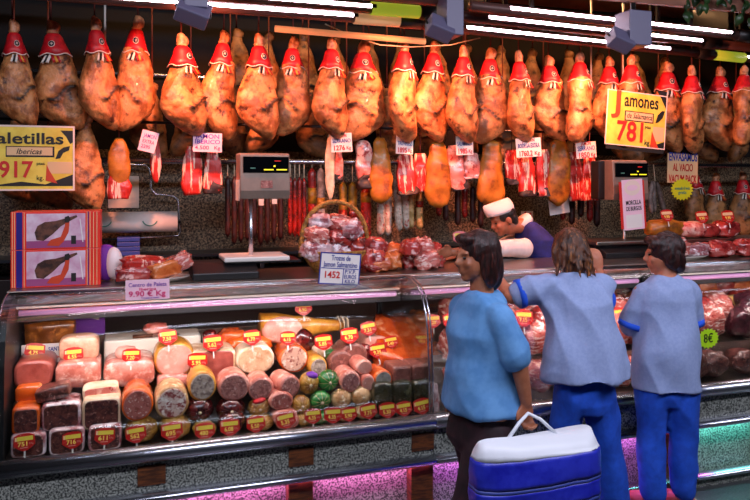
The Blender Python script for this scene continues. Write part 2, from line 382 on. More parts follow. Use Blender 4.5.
# rails the meat hangs from
def bar(name, label, pts, rad, m, cat='rail'):
    return tag(obj(name, tube(NB(), pts, rad, 10), m), label, cat)
r = empty('hanging_rack', (2.4, 1.25, 3.08)); tag(r, 'dark steel rack along the ceiling that carries the bright front row of hams', 'rack')
for y in (-.16, -.05, .06, .17): obj('rail', BX(-4.6, 4.8, y - .05, y + .05, 0, .014), K['steel_d'], r, smooth=False)
for x in (-4.4, -2.2, 0, 2.2, 4.4): obj('hanger', BX(x - .01, x + .01, -.2, .22, .014, .34), K['steel_d'], r, smooth=False)
bar('rear_hanging_rail', 'steel rail along the ceiling by the wall, carrying the dim rear hams', [(-1.0, 1.83, 3.2), (7.2, 1.83, 3.2)], .014, K['steel_d'])
bar('rear_hanging_rail', 'steel rail along the ceiling midway between bright and rear hams', [(-1.0, 1.62, 3.2), (7.2, 1.62, 3.2)], .014, K['steel_d'])
bar('cut_meat_rail', 'steel rail hidden above the cut meats, just below the bright hams', [(-1.0, 1.40, 2.28), (7.2, 1.40, 2.28)], .01, K['steel_d'])
bar('meat_rail', 'pale steel bar at sign height on the wall, carrying cut meats and sausages', [(-1.6, 1.5, 2.03), (7.4, 1.5, 2.03)], .02, K['chrome'])
bar('wall_rail', 'steel bar glimpsed behind the upper part of the hams', [(-1.6, 1.9, 2.66), (3.2, 1.9, 2.66)], .018, K['chrome'])
for (px, y0, y1, lab) in ((105, 12, 42, 'thin white drop rod above the third ham'), (591, 44, 90, 'thin white drop rod above the seventeenth ham'), (623, 60, 95, 'thin white drop rod just behind the yellow jamones card')):
    a = P(px, y1, 1.42); bar('drop_rod', lab, [(a.x, 1.42, a.z), (a.x, 1.42, 3.42)], .007, K['white'], 'rod')
wp = [P(x, y, 1.1) for x, y in ((325, 24), (350, 35), (380, 45), (410, 47), (450, 45), (480, 38))]
bar('slack_wire', 'thin sagging wire strung in front of the ham strings', wp, .004, K['string_w'], 'wire')

# ------------------------------------------------------------------ canopy tube lights
ROWZ = {1: 3.0, 2: 2.97, 3: 2.93}
def at_z(px, py, z):
    """the point at height z seen at a place of the photograph"""
    dx = (px - 375) / 729; k = 729 * (z - CAMH) / (180 - py)
    return Vector((k * (CY * dx + SY), k * (CY - SY * dx) - CAMD, z))
LINES = {}
def set_line(key, p, q):
    z = ROWZ[key[0]]; LINES[key] = (at_z(p[0], p[1] + 3, z), at_z(q[0], q[1] + 3, z))
for k_, t_ in ((1, .48), (2, .685), (3, .79)): LINES[(k_, 'near')] = (Vector((0, t_, ROWZ[k_])), Vector((1.2, t_, ROWZ[k_])))
set_line((1, 'mid'), (508, 7), (728, 31)); set_line((2, 'mid'), (487, 16), (699, 39)); set_line((3, 'mid'), (465, 26), (667, 47))
def row_pt(key, px):
    """the point of a canopy pipe's axis seen at picture column px"""
    a, b = LINES[key]; dx = (px - 375) / 729; r = Vector((CY * dx + SY, CY - SY * dx))
    d = b - a; ox, oy = a.x, a.y + CAMD
    u = (oy * r.x - ox * r.y) / (d.x * r.y - d.y * r.x)
    return a + d * u
def seg(a, b, rad, n=14): return tube(NB(), [a, b], rad, n)
def pipe(row, body, lit, label, sleeve=None, joint=None, sm=None):
    a, b = row_pt(row, body[0]), row_pt(row, body[1])
    r = empty('pipe_light', (a + b) / 2); tag(r, label, 'tube light', 'pipe lights under the canopy')
    o = -(a + b) / 2
    obj('pipe', seg(a, b, .034), K['pipe'], r, loc=o)
    for k in (.2, .8):
        m = a.lerp(b, k); obj('bracket', BX(m.x - .015, m.x + .015, m.y - .01, m.y + .01, m.z, 3.42), K['black'], r, loc=o, smooth=False)
    off = Vector((0, -.030, .006))
    if lit:
        p, q = row_pt(row, lit[0]) + off, row_pt(row, lit[1]) + off
        obj('lamp_tube', seg(p, q, .011), K['tube'], r, loc=o)
        obj('tube_cap', seg(q, q + (q - p).normalized() * .03, .016), K['black'], r, loc=o)
    if sleeve: obj('sleeve', seg(row_pt(row, sleeve[0]), row_pt(row, sleeve[1]), .042), sm, r, loc=o)
    if joint: obj('joint', seg(row_pt(row, joint[0]), row_pt(row, joint[1]), .046), K['black'], r, loc=o)
pipe((1, 'near'), (-120, 436), (-110, 370), 'outermost pipe light of the near run, mostly above the picture top')
pipe((2, 'near'), (-120, 420), (-110, 370), 'middle pipe light over the scale with a green sleeve at its end', (371, 419), (420, 444), K['pipe_green'])
pipe((3, 'near'), (-120, 400), (-110, 352), 'innermost pipe light over the scale, with a cream sleeve at its end', (354, 399), (400, 421), K['pipe_cream'])
pipe((1, 'mid'), (470, 736), (508, 728), 'outermost pipe light above the women, longest lit of its three', None, (736, 752))
pipe((2, 'mid'), (446, 702), (487, 699), 'middle pipe light above the women, between two other lit pipes', None, (703, 718))
pipe((3, 'mid'), (423, 698), (465, 667), 'innermost pipe light above the women, just over the ham strings', None, (697, 712))
pipe((1, 'mid'), (753, 820), None, 'outermost unlit pipe at the far end above the hanging leaves')
pipe((2, 'mid'), (719, 820), None, 'middle unlit pipe at the far end behind the hanging leaves')
pipe((3, 'mid'), (713, 820), (745, 800), 'innermost pipe at the far end with a glowing green sleeve', (714, 743), None, K['pipe_green'])
a, b = P(275, 23, 1.05), P(425, 26, 1.05)
tag(obj('cream_batten', tube(NB(), [(a.x, 1.05, 2.88), (b.x, 1.05, 2.86)], .022, 12), K['pipe_cream']), 'cream batten just beneath the sleeved pipe lights, over the middle hams', 'batten')
def floodlight(px, y0, y1, t, wpx, head, label):
    a = P(px, y1, t); b = P(px + wpx, y0, t)
    r = empty('floodlight', ((a.x + b.x) / 2, t, a.z)); tag(r, label, 'floodlight', 'clamp floodlights under the canopy')
    o = -r.location
    obj('gear_box', BX(a.x, b.x, t, t + .16, a.z, b.z), K['grey_paint'], r, loc=o, smooth=False, bevel=.006)
    obj('hanger', tube(NB(), [((a.x + b.x) / 2, t + .08, b.z - .01), ((a.x + b.x) / 2, t + .08, 3.42)], .016), K['black'], r, loc=o)
    x0, hy0, x1, hy1 = head; h = P((x0 + x1) / 2, (hy0 + hy1) / 2, t + .05); s = (x1 - x0) / 150
    hd = obj('lamp_head', BX(-s/2, s/2, -.05, .05, -.055, .055), K['grey_paint'], r, loc=h + o, rot=(R(-35), R(18), 0), smooth=False, bevel=.008)
    obj('lens', BX(-s/2 + .012, s/2 - .012, .05, .056, -.045, .045), K['steel'], hd, smooth=False)
    obj('yoke', tube(NB(), [(-s/2 - .006, 0, 0), (-s/2 - .006, .03, .08), (s/2 + .006, .03, .08), (s/2 + .006, 0, 0)], .006, 6), K['black'], hd)
floodlight(447, -8, 34, .34, 17, (428, 17, 452, 40), 'tall grey floodlight box with tilted head above the middle hams')
floodlight(630, 11, 44, .32, 22, (608, 31, 632, 50), 'grey floodlight box with tilted head above the yellow jamones card')
floodlight(184, -22, 6, .30, 24, (180, 4, 206, 21), 'grey floodlight cut by the picture top above the fifth ham')

# ivy hanging at the canopy
r = empty('hanging_plant', P(712, -8, .3)); tag(r, 'dark green leaves trailing over the canopy edge at the far end', 'plant')
bm = NB()
st = [P(686, -25, .3), P(700, -8, .3), P(716, -6, .32), P(735, -10, .3), P(752, -14, .3)]
tube(bm, st, .004, 6); obj('stem', bm, K['leaf'], r, loc=-r.location)
bm = NB(); random.seed(3)
for i in range(34):
    c = P(random.uniform(684, 755), random.uniform(-16, 20 if i % 3 == 0 else 8), .3 + random.uniform(-.06, .06)); a = random.uniform(-.8, .8); l = random.uniform(.06, .10)
    mt = Matrix.Translation(c) @ Euler((random.uniform(-.5, .5), a + math.pi, random.uniform(-.7, .7))).to_matrix().to_4x4()
    pts = [(0, 0, 0), (.3, -.004, .25), (.33, -.006, .5), (.18, -.003, .8), (0, 0, 1), (-.18, -.003, .8), (-.33, -.006, .5), (-.3, -.004, .25)]
    f = [bm.verts.new(mt @ Vector((x * l, y * 4 * l, z * l))) for x, y, z in pts]; bm.faces.new(f)
    g = [bm.verts.new(mt @ Vector((x * l, y * 4 * l + .0015, z * l))) for x, y, z in pts]; bm.faces.new(g[::-1])
    for k in range(8): bm.faces.new((f[k], g[k], g[(k+1) % 8], f[(k+1) % 8]))
obj('leaves', bm, K['leaf'], r, loc=-r.location)

# ------------------------------------------------------------------ hams
PROF = [(0, .018), (.02, .036), (.055, .043), (.095, .040), (.13, .034), (.165, .039), (.21, .052), (.26, .066), (.31, .080), (.37, .096), (.44, .112), (.52, .127), (.60, .140), (.68, .150), (.76, .157), (.83, .157), (.89, .147), (.94, .124), (.975, .088), (.995, .040)]
def prof(u):
    for (a, ra), (b, rb) in zip(PROF, PROF[1:]):
        if a <= u <= b: 
            k = (u - a) / (b - a); k = k * k * (3 - 2 * k) * .5 + k * .5
            return ra + (rb - ra) * k
    return PROF[-1][1]
HL = .62
def spine(u, f): return Vector((f * (.012 * math.sin(u * 5) + .035 * max(0, u - .5) ** 1.0), 0, 0))
def ham_mesh(seed, f, u0=.12, u1=.995, n=44, m=56, hoof=False):
    bm = NB(); rings = []
    for j in range(m + 1):
        u = u0 + (u1 - u0) * j / m; a = prof(u); b = a * (.95 if u < .3 else .95 - .38 * min(1, (u - .3) / .3))
        c = spine(u, f)
        rings.append([Vector((c.x + a * math.cos(2*math.pi*i/n), b * math.sin(2*math.pi*i/n), -u * HL)) for i in range(n)])
    loft(bm, rings)
    bm.normal_update()
    lay = bm.verts.layers.float.new('cut')
    for v in bm.verts:
        u = -v.co.z / HL; d = 0
        nn = noise.noise(v.co * 6 + Vector((seed * 5, 0, 0))) * .026 + noise.noise(v.co * 15 + Vector((seed * 5, 9, 0))) * .010 + noise.noise(v.co * 34 + Vector((seed * 5, 9, 4))) * .004
        if u > .7: v.co.x += f * .05 * (u - .7) / .3; v.co.z -= .05 * f * v.co.x / .15 * (u - .7) / .3
        if u < .3: nn *= .4
        if v.co.y < 0 and u > .5:
            xx = f * v.co.x; lx = -.03 + .13 * 1
            ln = .76 - .10 * (xx + .02) / .15 + .03 * math.sin(xx * 40 + seed)
            if -.04 < xx < .135:
                e = abs(u - ln) * HL; k = math.exp(-(e / .014) ** 2) * (.85 + .5 * noise.noise(v.co * 30)) * min(1, (xx + .04) / .03) * min(1, (.135 - xx) / .02)
                d = k
        v.co += v.normal * (nn - .030 * d); v[lay] = max(0, min(1, d * 1.5 - .1))
    return bm
def trotter_bm(f):
    bm = NB(); rings = []
    for j in range(13):
        u = .0 + .145 * j / 12; a = prof(u) * 1.0; c = spine(u, f)
        rings.append([Vector((c.x + a * math.cos(2*math.pi*i/16) * (1 + .25 * math.cos(2*math.pi*i/16) * (u < .1)), a * math.sin(2*math.pi*i/16) * .85, -u * HL)) for i in range(16)])
    loft(bm, rings); return warp(bm, .008, 26, f)
def cone_bm(f):
    bm = NB(); n = 36; rings = []
    def ring(u, off, sc=0):
        c = spine(u, f); o = []
        for i in range(n):
            q = 2*math.pi*i/n; uu = u + sc * (math.cos(q * 5) * .5 + .5); a = prof(uu) + off
            o.append(Vector((c.x + a * math.cos(q), a * .95 * math.sin(q), -uu * HL)))
        return o
    us = [.125, .132, .15, .18, .22, .27, .325]
    out = [ring(u, .002 + ({.125: -.004, .132: .006, .15: .013, .18: .014}.get(u, .010)), .022 if u == us[-1] else 0) for u in us]
    inn = [ring(u, .003, .022 if u == us[-1] else 0) for u in us]
    return loft(bm, out + inn[::-1])
def rim_pts(f):
    o = []
    for i in range(36):
        q = 2*math.pi*i/36; uu = .325 + .022 * (math.cos(q * 5) * .5 + .5); c = spine(uu, f); a = prof(uu) + .011
        o.append(Vector((c.x + a * math.cos(q), a * .95 * math.sin(q), -uu * HL)))
    return o
def disc(bm, c, rad, th, n=20, ez=1):
    pts = [(c[0] + rad * math.cos(2*math.pi*i/n), c[2] + ez * rad * math.sin(2*math.pi*i/n)) for i in range(n)]
    return prism(bm, pts, c[1] - th, c[1] + th)
def make_ham(seed, f, mat, cone=True):
    r = empty('cured_ham')
    obj('meat', ham_mesh(seed, f), mat, r)
    obj('trotter', trotter_bm(f), K['trotter'] if cone else mat, r)
    obj('hanging_cord', tube(NB(), [(0, 0, .9), (0, 0, -.015)], .006, 6), K['string'], r)
    if cone:
        c = obj('paper_cone', cone_bm(f), K['red_paper'], r)
        n_ = 36; sp_ = [Vector((p.x, p.y, p.z)) for p in rim_pts(f)]
        obj('paper_edge', tube(NB(), sp_ + sp_[:1], .0035, 6, False), K['pale_edge'], c)
        y = -(prof(.235) * .95 + .013); x = spine(.235, f).x
        e = obj('emblem', disc(NB(), (0, 0, 0), .021, .0012), K['pale_edge'], c, loc=(x, y, -.235 * HL), rot=(R(-19), 0, 0))
        bm = disc(NB(), (0, -.0018, 0), .017, .001); obj('emblem_mark', bm, K['emblem'], c, loc=(x, y, -.235 * HL), rot=(R(-19), 0, 0))
        bm = NB(); box(bm, -.010, .010, -.0035, -.0025, -.002, .002); box(bm, -.002, .002, -.0035, -.0025, -.009, .009); box(bm, -.006, .006, -.0035, -.0025, .005, .007)
        obj('emblem_print', bm, K['pale_edge'], c, loc=(x, y, -.235 * HL), rot=(R(-19), 0, 0))
        y = -(prof(.385) * .95 + .014)
        for k, (dx, a, m) in enumerate(((-.044, 28, 'ribbon_w'), (-.030, 24, 'ribbon_k'), (-.015, 20, 'ribbon_w'), (.012, -22, 'red_paper'), (.027, -26, 'ribbon_y'), (.042, -30, 'red_paper'))):
            bm = prism(NB(), [(-.0075, .030), (.0075, .030), (.0075, -.030), (0, -.020), (-.0075, -.030)], -.001, .001)
            obj('ribbon', bm, K[m], r, loc=(x + dx, y + abs(dx) * .35, -.385 * HL), rot=(R(-24), R(a), 0))
    return r
HAMS = [make_ham(1, 1, K['ham']), make_ham(2, -1, K['ham']), make_ham(3, 1, K['ham'])]
ORD = 'first second third fourth fifth sixth seventh eighth ninth tenth eleventh twelfth thirteenth fourteenth fifteenth sixteenth seventeenth eighteenth nineteenth twentieth twenty-first twenty-second twenty-third twenty-fourth'.split()
# body centre x, top y, bottom y, width, roll, variant
HP = [(14, 20, 124, 42, 2, 0), (54, 21, 126, 54, 4, 0), (97, 17, 125, 43, 3, 0), (137, 16, 127, 43, -1, 1), (182, 34, 131, 52, 1, 0), (219, 31, 134, 41, -6, 2), (257, 34, 134, 44, -2, 0), (294, 37, 132, 39, 1, 1), (329, 38, 133, 40, -3, 0),
      (365, 41, 137, 45, 2, 1), (401, 40, 136, 39, -4, 2), (430, 42, 137, 36, -5, 0), (461, 46, 138, 34, -3, 0), (492, 48, 140, 36, 2, 1), (520, 51, 139, 31, 2, 0), (549, 56, 137, 34, 1, 2), (580, 52, 140, 38, 0, 1), (606, 57, 139, 31, -4, 0),
      (633, 55, 140, 33, 2, 1), (665, 62, 148, 33, -3, 0), (690, 66, 148, 31, -2, 2), (716, 67, 146, 31, -5, 0), (741, 66, 145, 31, -4, 1)]
HAMLOOK = {4: ', broadest', 18: ', half covered'}
protos = list(HAMS)
used = [False] * 3
for i, (cx, y0, y1, wd, roll, v) in enumerate(HP):
    t = 1.2 + (.075 if i % 2 else -.065) + .0003 * max(0, cx - 480)
    a = P(cx - roll * .8, y0, t); b = P(cx, y1, t); L = a.z - b.z
    x0, x1, _, _ = RECT(cx - wd / 2, y0, cx + wd / 2, y1, t)
    if not used[v]: o = HAMS[v]; used[v] = True
    else: o = copy_tree(HAMS[v])
    o.location = a; sz = L / HL; sx = (x1 - x0) / .315
    o.scale = (sx, .5 * sx + .42, sz); o.rotation_euler = (0, R(-roll), R([14, -16, 24, -6, 30, 2][i % 6] + 6))
    for ch in o.children:                                   # the cord runs straight up to the rail whatever the ham's roll
        if ch.name.startswith('hanging_cord'): ch.scale = (1, 1, (3.08 - a.z) / .9 / sz); ch.rotation_euler = (0, R(roll), 0)
    tag(o, ORD[i] + ' ham of the bright front row from the glass post end' + HAMLOOK.get(i, ''), 'ham', 'front row of hams with red paper cones')
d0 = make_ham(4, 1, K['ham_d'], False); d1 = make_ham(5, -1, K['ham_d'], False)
def dim(o, p, s, rot, lab, grp, top):
    p = Vector(p)
    o.location = p; o.scale = (s, s, s); o.rotation_euler = rot
    for ch in o.children:
        if ch.name.startswith('hanging_cord'): ch.scale = (1, 1, max(.05, (top - p.z) / .9 / s)); ch.rotation_euler = (0, -rot[1], 0)
    tag(o, lab, 'ham', grp)
random.seed(11)
n = 0
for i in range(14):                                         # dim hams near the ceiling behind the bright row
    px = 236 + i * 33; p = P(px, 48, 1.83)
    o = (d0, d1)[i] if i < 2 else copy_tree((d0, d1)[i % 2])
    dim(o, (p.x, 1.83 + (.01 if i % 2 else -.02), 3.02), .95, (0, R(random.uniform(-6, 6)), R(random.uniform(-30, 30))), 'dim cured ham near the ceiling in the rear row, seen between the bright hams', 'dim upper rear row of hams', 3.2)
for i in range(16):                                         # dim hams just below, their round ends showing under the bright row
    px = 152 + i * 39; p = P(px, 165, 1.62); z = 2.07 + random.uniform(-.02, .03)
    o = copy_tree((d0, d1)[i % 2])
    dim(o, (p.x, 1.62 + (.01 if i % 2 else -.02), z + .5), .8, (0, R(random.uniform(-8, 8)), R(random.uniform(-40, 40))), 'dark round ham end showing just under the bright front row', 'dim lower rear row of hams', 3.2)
o = copy_tree(HAMS[0]); 
for ch in list(o.children):
    if ch.name.split('.')[0] in ('paper_cone', 'ribbon'):
        for g in list(ch.children): bpy.data.objects.remove(g)
        bpy.data.objects.remove(ch)
    elif ch.name.startswith('hanging_cord'): ch.scale = (1, 1, .25)
a = P(86, 207, 1.3); o.location = (a.x, 1.3, a.z + .60); o.scale = (.85, .8, .97); o.rotation_euler = (0, R(4), R(20))
tag(o, 'brown cured shoulder hanging beside the yellow paletillas card, partly behind it', 'ham')
for (px, py, lab) in ((48, 207, 'dark ham whose rounded end shows beneath the yellow paletillas card'), (14, 200, 'dark ham end under the paletillas card, cut by the picture edge')):
    o = copy_tree(d0); a = P(px, py, 1.62); dim(o, (a.x, 1.62, a.z + .53), .85, (0, 0, R(15)), lab, None, 3.2)
    if 'group' in o: del o['group']
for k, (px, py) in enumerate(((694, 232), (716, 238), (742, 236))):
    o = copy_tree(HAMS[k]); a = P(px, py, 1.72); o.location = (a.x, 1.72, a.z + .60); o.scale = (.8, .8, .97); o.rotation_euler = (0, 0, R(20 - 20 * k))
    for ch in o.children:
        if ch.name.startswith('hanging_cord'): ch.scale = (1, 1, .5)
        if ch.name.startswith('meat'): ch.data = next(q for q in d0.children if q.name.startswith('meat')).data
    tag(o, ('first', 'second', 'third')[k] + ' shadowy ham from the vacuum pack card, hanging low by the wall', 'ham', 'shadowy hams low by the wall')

# ------------------------------------------------------------------ cut meats, hams and sausages hanging below
def slab_bm(wd, h, d, kind, seed):
    """hanging piece: z from 0 (top) down to -h"""
    bm = NB(); rings = []; m = 16
    for j in range(m + 1):
        u = j / m
        if kind == 'pear': a = .56 + .44 * math.sin(min(1, u * 1.3) * 1.5708) ** 1.1; a *= (1 if u < .8 else math.sqrt(max(.02, 1 - ((u - .8) / .2) ** 2)) * .98 + .02); a *= (.55 + .45 * min(1, u / .06))
        elif kind == 'spindle': a = max(.12, math.sin(math.pi * min(1, .06 + .92 * u)) ** .6)
        else: a = (.62 + .38 * min(1, u / .5)) * (.8 + .2 * min(1, u / .05)) * (1 if u < .93 else .9)
        e = 2.2 if kind != 'slab' else 3.2
        rings.append([Vector((p.x, p.z, -h * u)) for p in superell(wd / 2 * a, d / 2 * (a if kind != 'slab' else .6 + .4 * u), e, 24)])
    loft(bm, rings); return warp(warp(bm, wd * .10, 9, seed), wd * .05, 30, seed + 3)
SEED = [0]
def hang(name, rect, t, kind, m, label, cat, group=None, top=2.28, dk=.45, base=None, roll=0, yaw=0, cord='string'):
    SEED[0] += 1
    x0, x1, z0, z1 = RECT(*rect, t); wd, h = x1 - x0, z1 - z0
    r = empty(name, ((x0 + x1) / 2, t, z1), (0, R(roll), R(yaw))); tag(r, label, cat, group)
    obj('meat' if cat != 'sausage' else 'casing', slab_bm(wd, h, wd * dk if cat != 'sausage' else wd, kind, SEED[0]), m, r)
    obj('hanging_cord', tube(NB(), [(0, 0, top - z1), (0, 0, -.02)], .004, 6), K[cord], r, rot=(0, R(-roll), 0))
    if base:
        frac, bmm = base
        bm = slab_bm(wd * 1.06, h * frac, wd * dk * 1.15, 'slab', SEED[0] + 50)
        obj('crust', bm, bmm, r, loc=(0, .0, -h * (1 - frac) - .004))
    return r
G1, G2 = 'golden whole hams below the bright row', 'red cut ham pieces below the bright row'
for rect, lab in (((369, 139, 392, 204), 'golden ham hanging above the wicker basket side, before the white sausages'), ((426, 141, 450, 208), 'golden ham hanging midway between two white price cards'),
                  ((478, 139, 504, 206), 'golden ham hanging straight above the server\'s white cap'), ((547, 138, 570, 205), 'golden ham hanging beside the double red slabs, over a paper')):
    hang('golden_ham', rect, 1.32, 'pear', K['amber'], lab, 'ham', G1)
hang('ham_piece', (108, 138, 130, 198), 1.32, 'spindle', K['amber'], 'amber ham chunk hanging alone above the white paper roll', 'meat', base=(.42, K['red_meat']))
hang('ham_piece', (150, 140, 162, 183), 1.34, 'spindle', K['red_meat'], 'narrow red marbled piece hanging under the small tilted pink card', 'meat')
hang('ham_half', (182, 146, 203, 195), 1.34, 'slab', K['red_meat'], 'red ham half with a white fat seam, under the pink iberico card', 'meat', G2)
hang('ham_half', (203, 148, 222, 193), 1.36, 'slab', K['red_meat'], 'darker red ham half with golden fat edge, beside the scale head', 'meat', G2, base=(.3, K['dark_meat']))
hang('ham_rind', (325, 135, 336, 200), 1.38, 'spindle', K['fat'], 'thin pale strip of fat hanging before the long red sausages', 'meat')
hang('ham_half', (335, 148, 343, 180), 1.36, 'slab', K['pink_meat'], 'slim pink piece hanging just beneath the white card over the basket', 'meat', base=(.35, K['dark_meat']))
hang('ham_half', (353, 141, 373, 188), 1.34, 'slab', K['pink_meat'], 'pink slab with dark crusted foot, directly above the basket handle', 'meat', G2, base=(.28, K['dark_meat']), roll=-6)
hang('ham_half', (394, 154, 415, 194), 1.34, 'slab', K['red_meat'], 'red marbled half with dark foot, above the cream sausages', 'meat', G2, base=(.2, K['dark_meat']), roll=-5)
hang('ham_half', (412, 154, 428, 191), 1.36, 'slab', K['red_meat'], 'narrow dark red half squeezed against a golden ham', 'meat', G2, base=(.18, K['dark_meat']), roll=-4)
hang('ham_half', (445, 146, 463, 190), 1.35, 'slab', K['pink_meat'], 'rosy half with pale fat edge, next after the second golden ham', 'meat', G2, roll=-8, base=(.25, K['dark_meat']))
hang('ham_half', (463, 153, 480, 178), 1.34, 'slab', K['pink_meat'], 'short pink half wrapped in film at its foot, above the server\'s arm', 'meat', G2, base=(.4, K['film']))
hang('ham_half', (503, 150, 520, 184), 1.36, 'slab', K['red_meat'], 'red half with black foot, behind the server\'s head', 'meat', G2, roll=-6, base=(.3, K['dark_meat']))
hang('ham_half', (519, 154, 535, 196), 1.33, 'slab', K['red_meat'], 'streaky red slab, first of the pair under one white price card', 'meat', G2, base=(.2, K['dark_meat']))
hang('ham_half', (534, 150, 551, 196), 1.34, 'slab', K['red_meat'], 'streaky red slab, second of the pair under one white price card', 'meat', G2, roll=-4, base=(.2, K['dark_meat']))
hang('ham_half', (566, 152, 581, 201), 1.36, 'slab', K['red_meat'], 'long red piece hanging between golden ham and grey scale', 'meat', G2, roll=-5)
hang('ham_half', (581, 155, 598, 200), 1.34, 'slab', K['red_meat'], 'red half with golden rind, hanging closest to the grey scale', 'meat', G2, base=(.3, K['red_meat']))
# sausages on the pale bar
def sausage(rect, t, m, label, group=None, roll=0):
    r = hang('hanging_sausage', rect, t, 'spindle', m, label, 'sausage', group, top=2.03, roll=roll, cord='string_w')
    return r
def stick(rect, t, m, label, group, roll=0, tagm=None, band=None):
    x0, x1, z0, z1 = RECT(*rect, t); wd, h = x1 - x0, z1 - z0
    r = empty('hanging_sausage', ((x0 + x1) / 2, t, z1), (0, R(roll), 0)); tag(r, label, 'sausage', group)
    bm = NB(); rings = []
    for j in range(15):
        u = j / 14; a = wd / 2 * min(1, math.sqrt(max(.04, 1 - (1 - min(1, u * h / wd * 1.2)) ** 2)), math.sqrt(max(.04, 1 - (1 - min(1, (1 - u) * h / wd * 1.2)) ** 2)))
        rings.append([Vector((a * math.cos(2*math.pi*i/14), a * math.sin(2*math.pi*i/14), -h * u)) for i in range(14)])
    loft(bm, rings); obj('casing', warp(bm, wd * .06, 14, h * 50), m, r)
    obj('hanging_cord', tube(NB(), [(0, 0, 2.03 - z1 + .01), (0, 0, -.02)], .004, 6), K['string_w'], r, rot=(0, R(-roll), 0))
    if band: 
        f0, f1, bmm = band; obj('band', tube(NB(), [(0, 0, -h * f0), (0, 0, -h * f1)], wd * .53, 14), bmm, r)
    if tagm: obj('paper_label', BX(-wd * .45, wd * .45, -wd * .62, -wd * .5, -h * .42, -h * .3), tagm, r, smooth=False)
    return r
for i in range(4):
    stick((288 + i * 4.6, 177 + i % 2, 292.4 + i * 4.6, 236 + (i * 5) % 4), 1.5, K['chorizo'], ('first', 'second', 'third', 'fourth')[i] + ' long thin red sausage counted from the scale head', 'thin red sausages by the scale')
stick((308, 168, 316, 225), 1.5, K['chorizo'], 'red sausage with a yellow label band, after the thin red ones', None, band=(.35, .62, K['sausage_y']))
stick((317, 168, 325, 222), 1.5, K['sausage_g'], 'grey sausage with a red stripe, beside the red one with yellow band', None, band=(.55, .75, K['sausage_y']))
for i in range(9):
    x = 225 + i * 6.6
    stick((x, 176, x + 5.4, 238 + (i * 7) % 9), 1.52, K['salami_d'], ORD[i] + ' dark thin sausage in the row behind the scale post', 'dark sausages behind the scale', tagm=K['paper'] if i in (5, 7) else None)
stick((339, 182, 347, 232), 1.48, K['sausage_y'], 'first yellow topped sausage behind the basket handle', 'yellow topped sausages', band=(.55, .99, K['chorizo']))
stick((348, 182, 357, 232), 1.50, K['sausage_y'], 'second yellow topped sausage behind the basket handle', 'yellow topped sausages', band=(.5, .8, K['chorizo']))
stick((361, 186, 371, 240), 1.48, K['chorizo'], 'thick red sausage under the pink slab, with a yellow shoulder', None, band=(.12, .3, K['sausage_y']))
for i, (x, y0, y1) in enumerate(((377, 192, 236), (384, 190, 236), (392, 176, 232), (400, 184, 230))):
    stick((x, y0, x + 7.5, y1), 1.49 + (i % 2) * .02, K['sausage_w'], ('first', 'second', 'third', 'fourth')[i] + ' white printed sausage from the red sausages, under the golden ham', 'white printed sausages', roll=-4 if i > 1 else 0)
stick((408, 186, 414, 229), 1.5, K['sausage_c'], 'cream sausage hanging right by the white printed ones', None)
stick((416, 186, 423, 230), 1.49, K['sausage_c'], 'cream sausage with a red band across its middle', None, band=(.34, .48, K['chorizo']))
for i, x in enumerate((436, 443, 455, 462, 470, 478, 560, 569, 578, 587, 594)):
    stick((x, 186, x + 5.5, 216 + (i * 5) % 13), 1.52, K['salami_d'] if i % 3 else K['chorizo'], ORD[i] + ' shadowy sausage from the cream ones along the pale bar', 'shadowy sausages by the wall')
# string of garlic-grey sausages beside the second scale
r = empty('sausage_string', P(655, 180, 1.45)); tag(r, 'looped string of greyish sausages hanging beside the far scale', 'sausage'); o0 = -r.location
for i, (a, b) in enumerate((((652, 181), (648, 200)), ((654, 181), (655, 212)), ((657, 182), (661, 208)), ((650, 192), (652, 214)), ((660, 196), (664, 214)))):
    p, q = P(*a, 1.45 + .02 * (i % 3)), P(*b, 1.45 + .02 * (i % 3)); md = (p + q) / 2 + Vector((.012 * (-1) ** i, 0, 0))
    obj('link', tube(NB(), [p, p.lerp(md, .3), md, q.lerp(md, .3), q], [.006, .018, .022, .018, .006], 10), K['garlic'], r, loc=o0)
obj('hanging_cord', tube(NB(), [P(655, 181, 1.45), (P(655, 181, 1.45).x, 1.47, 2.03)], .005, 6), K['string_w'], r, loc=o0)

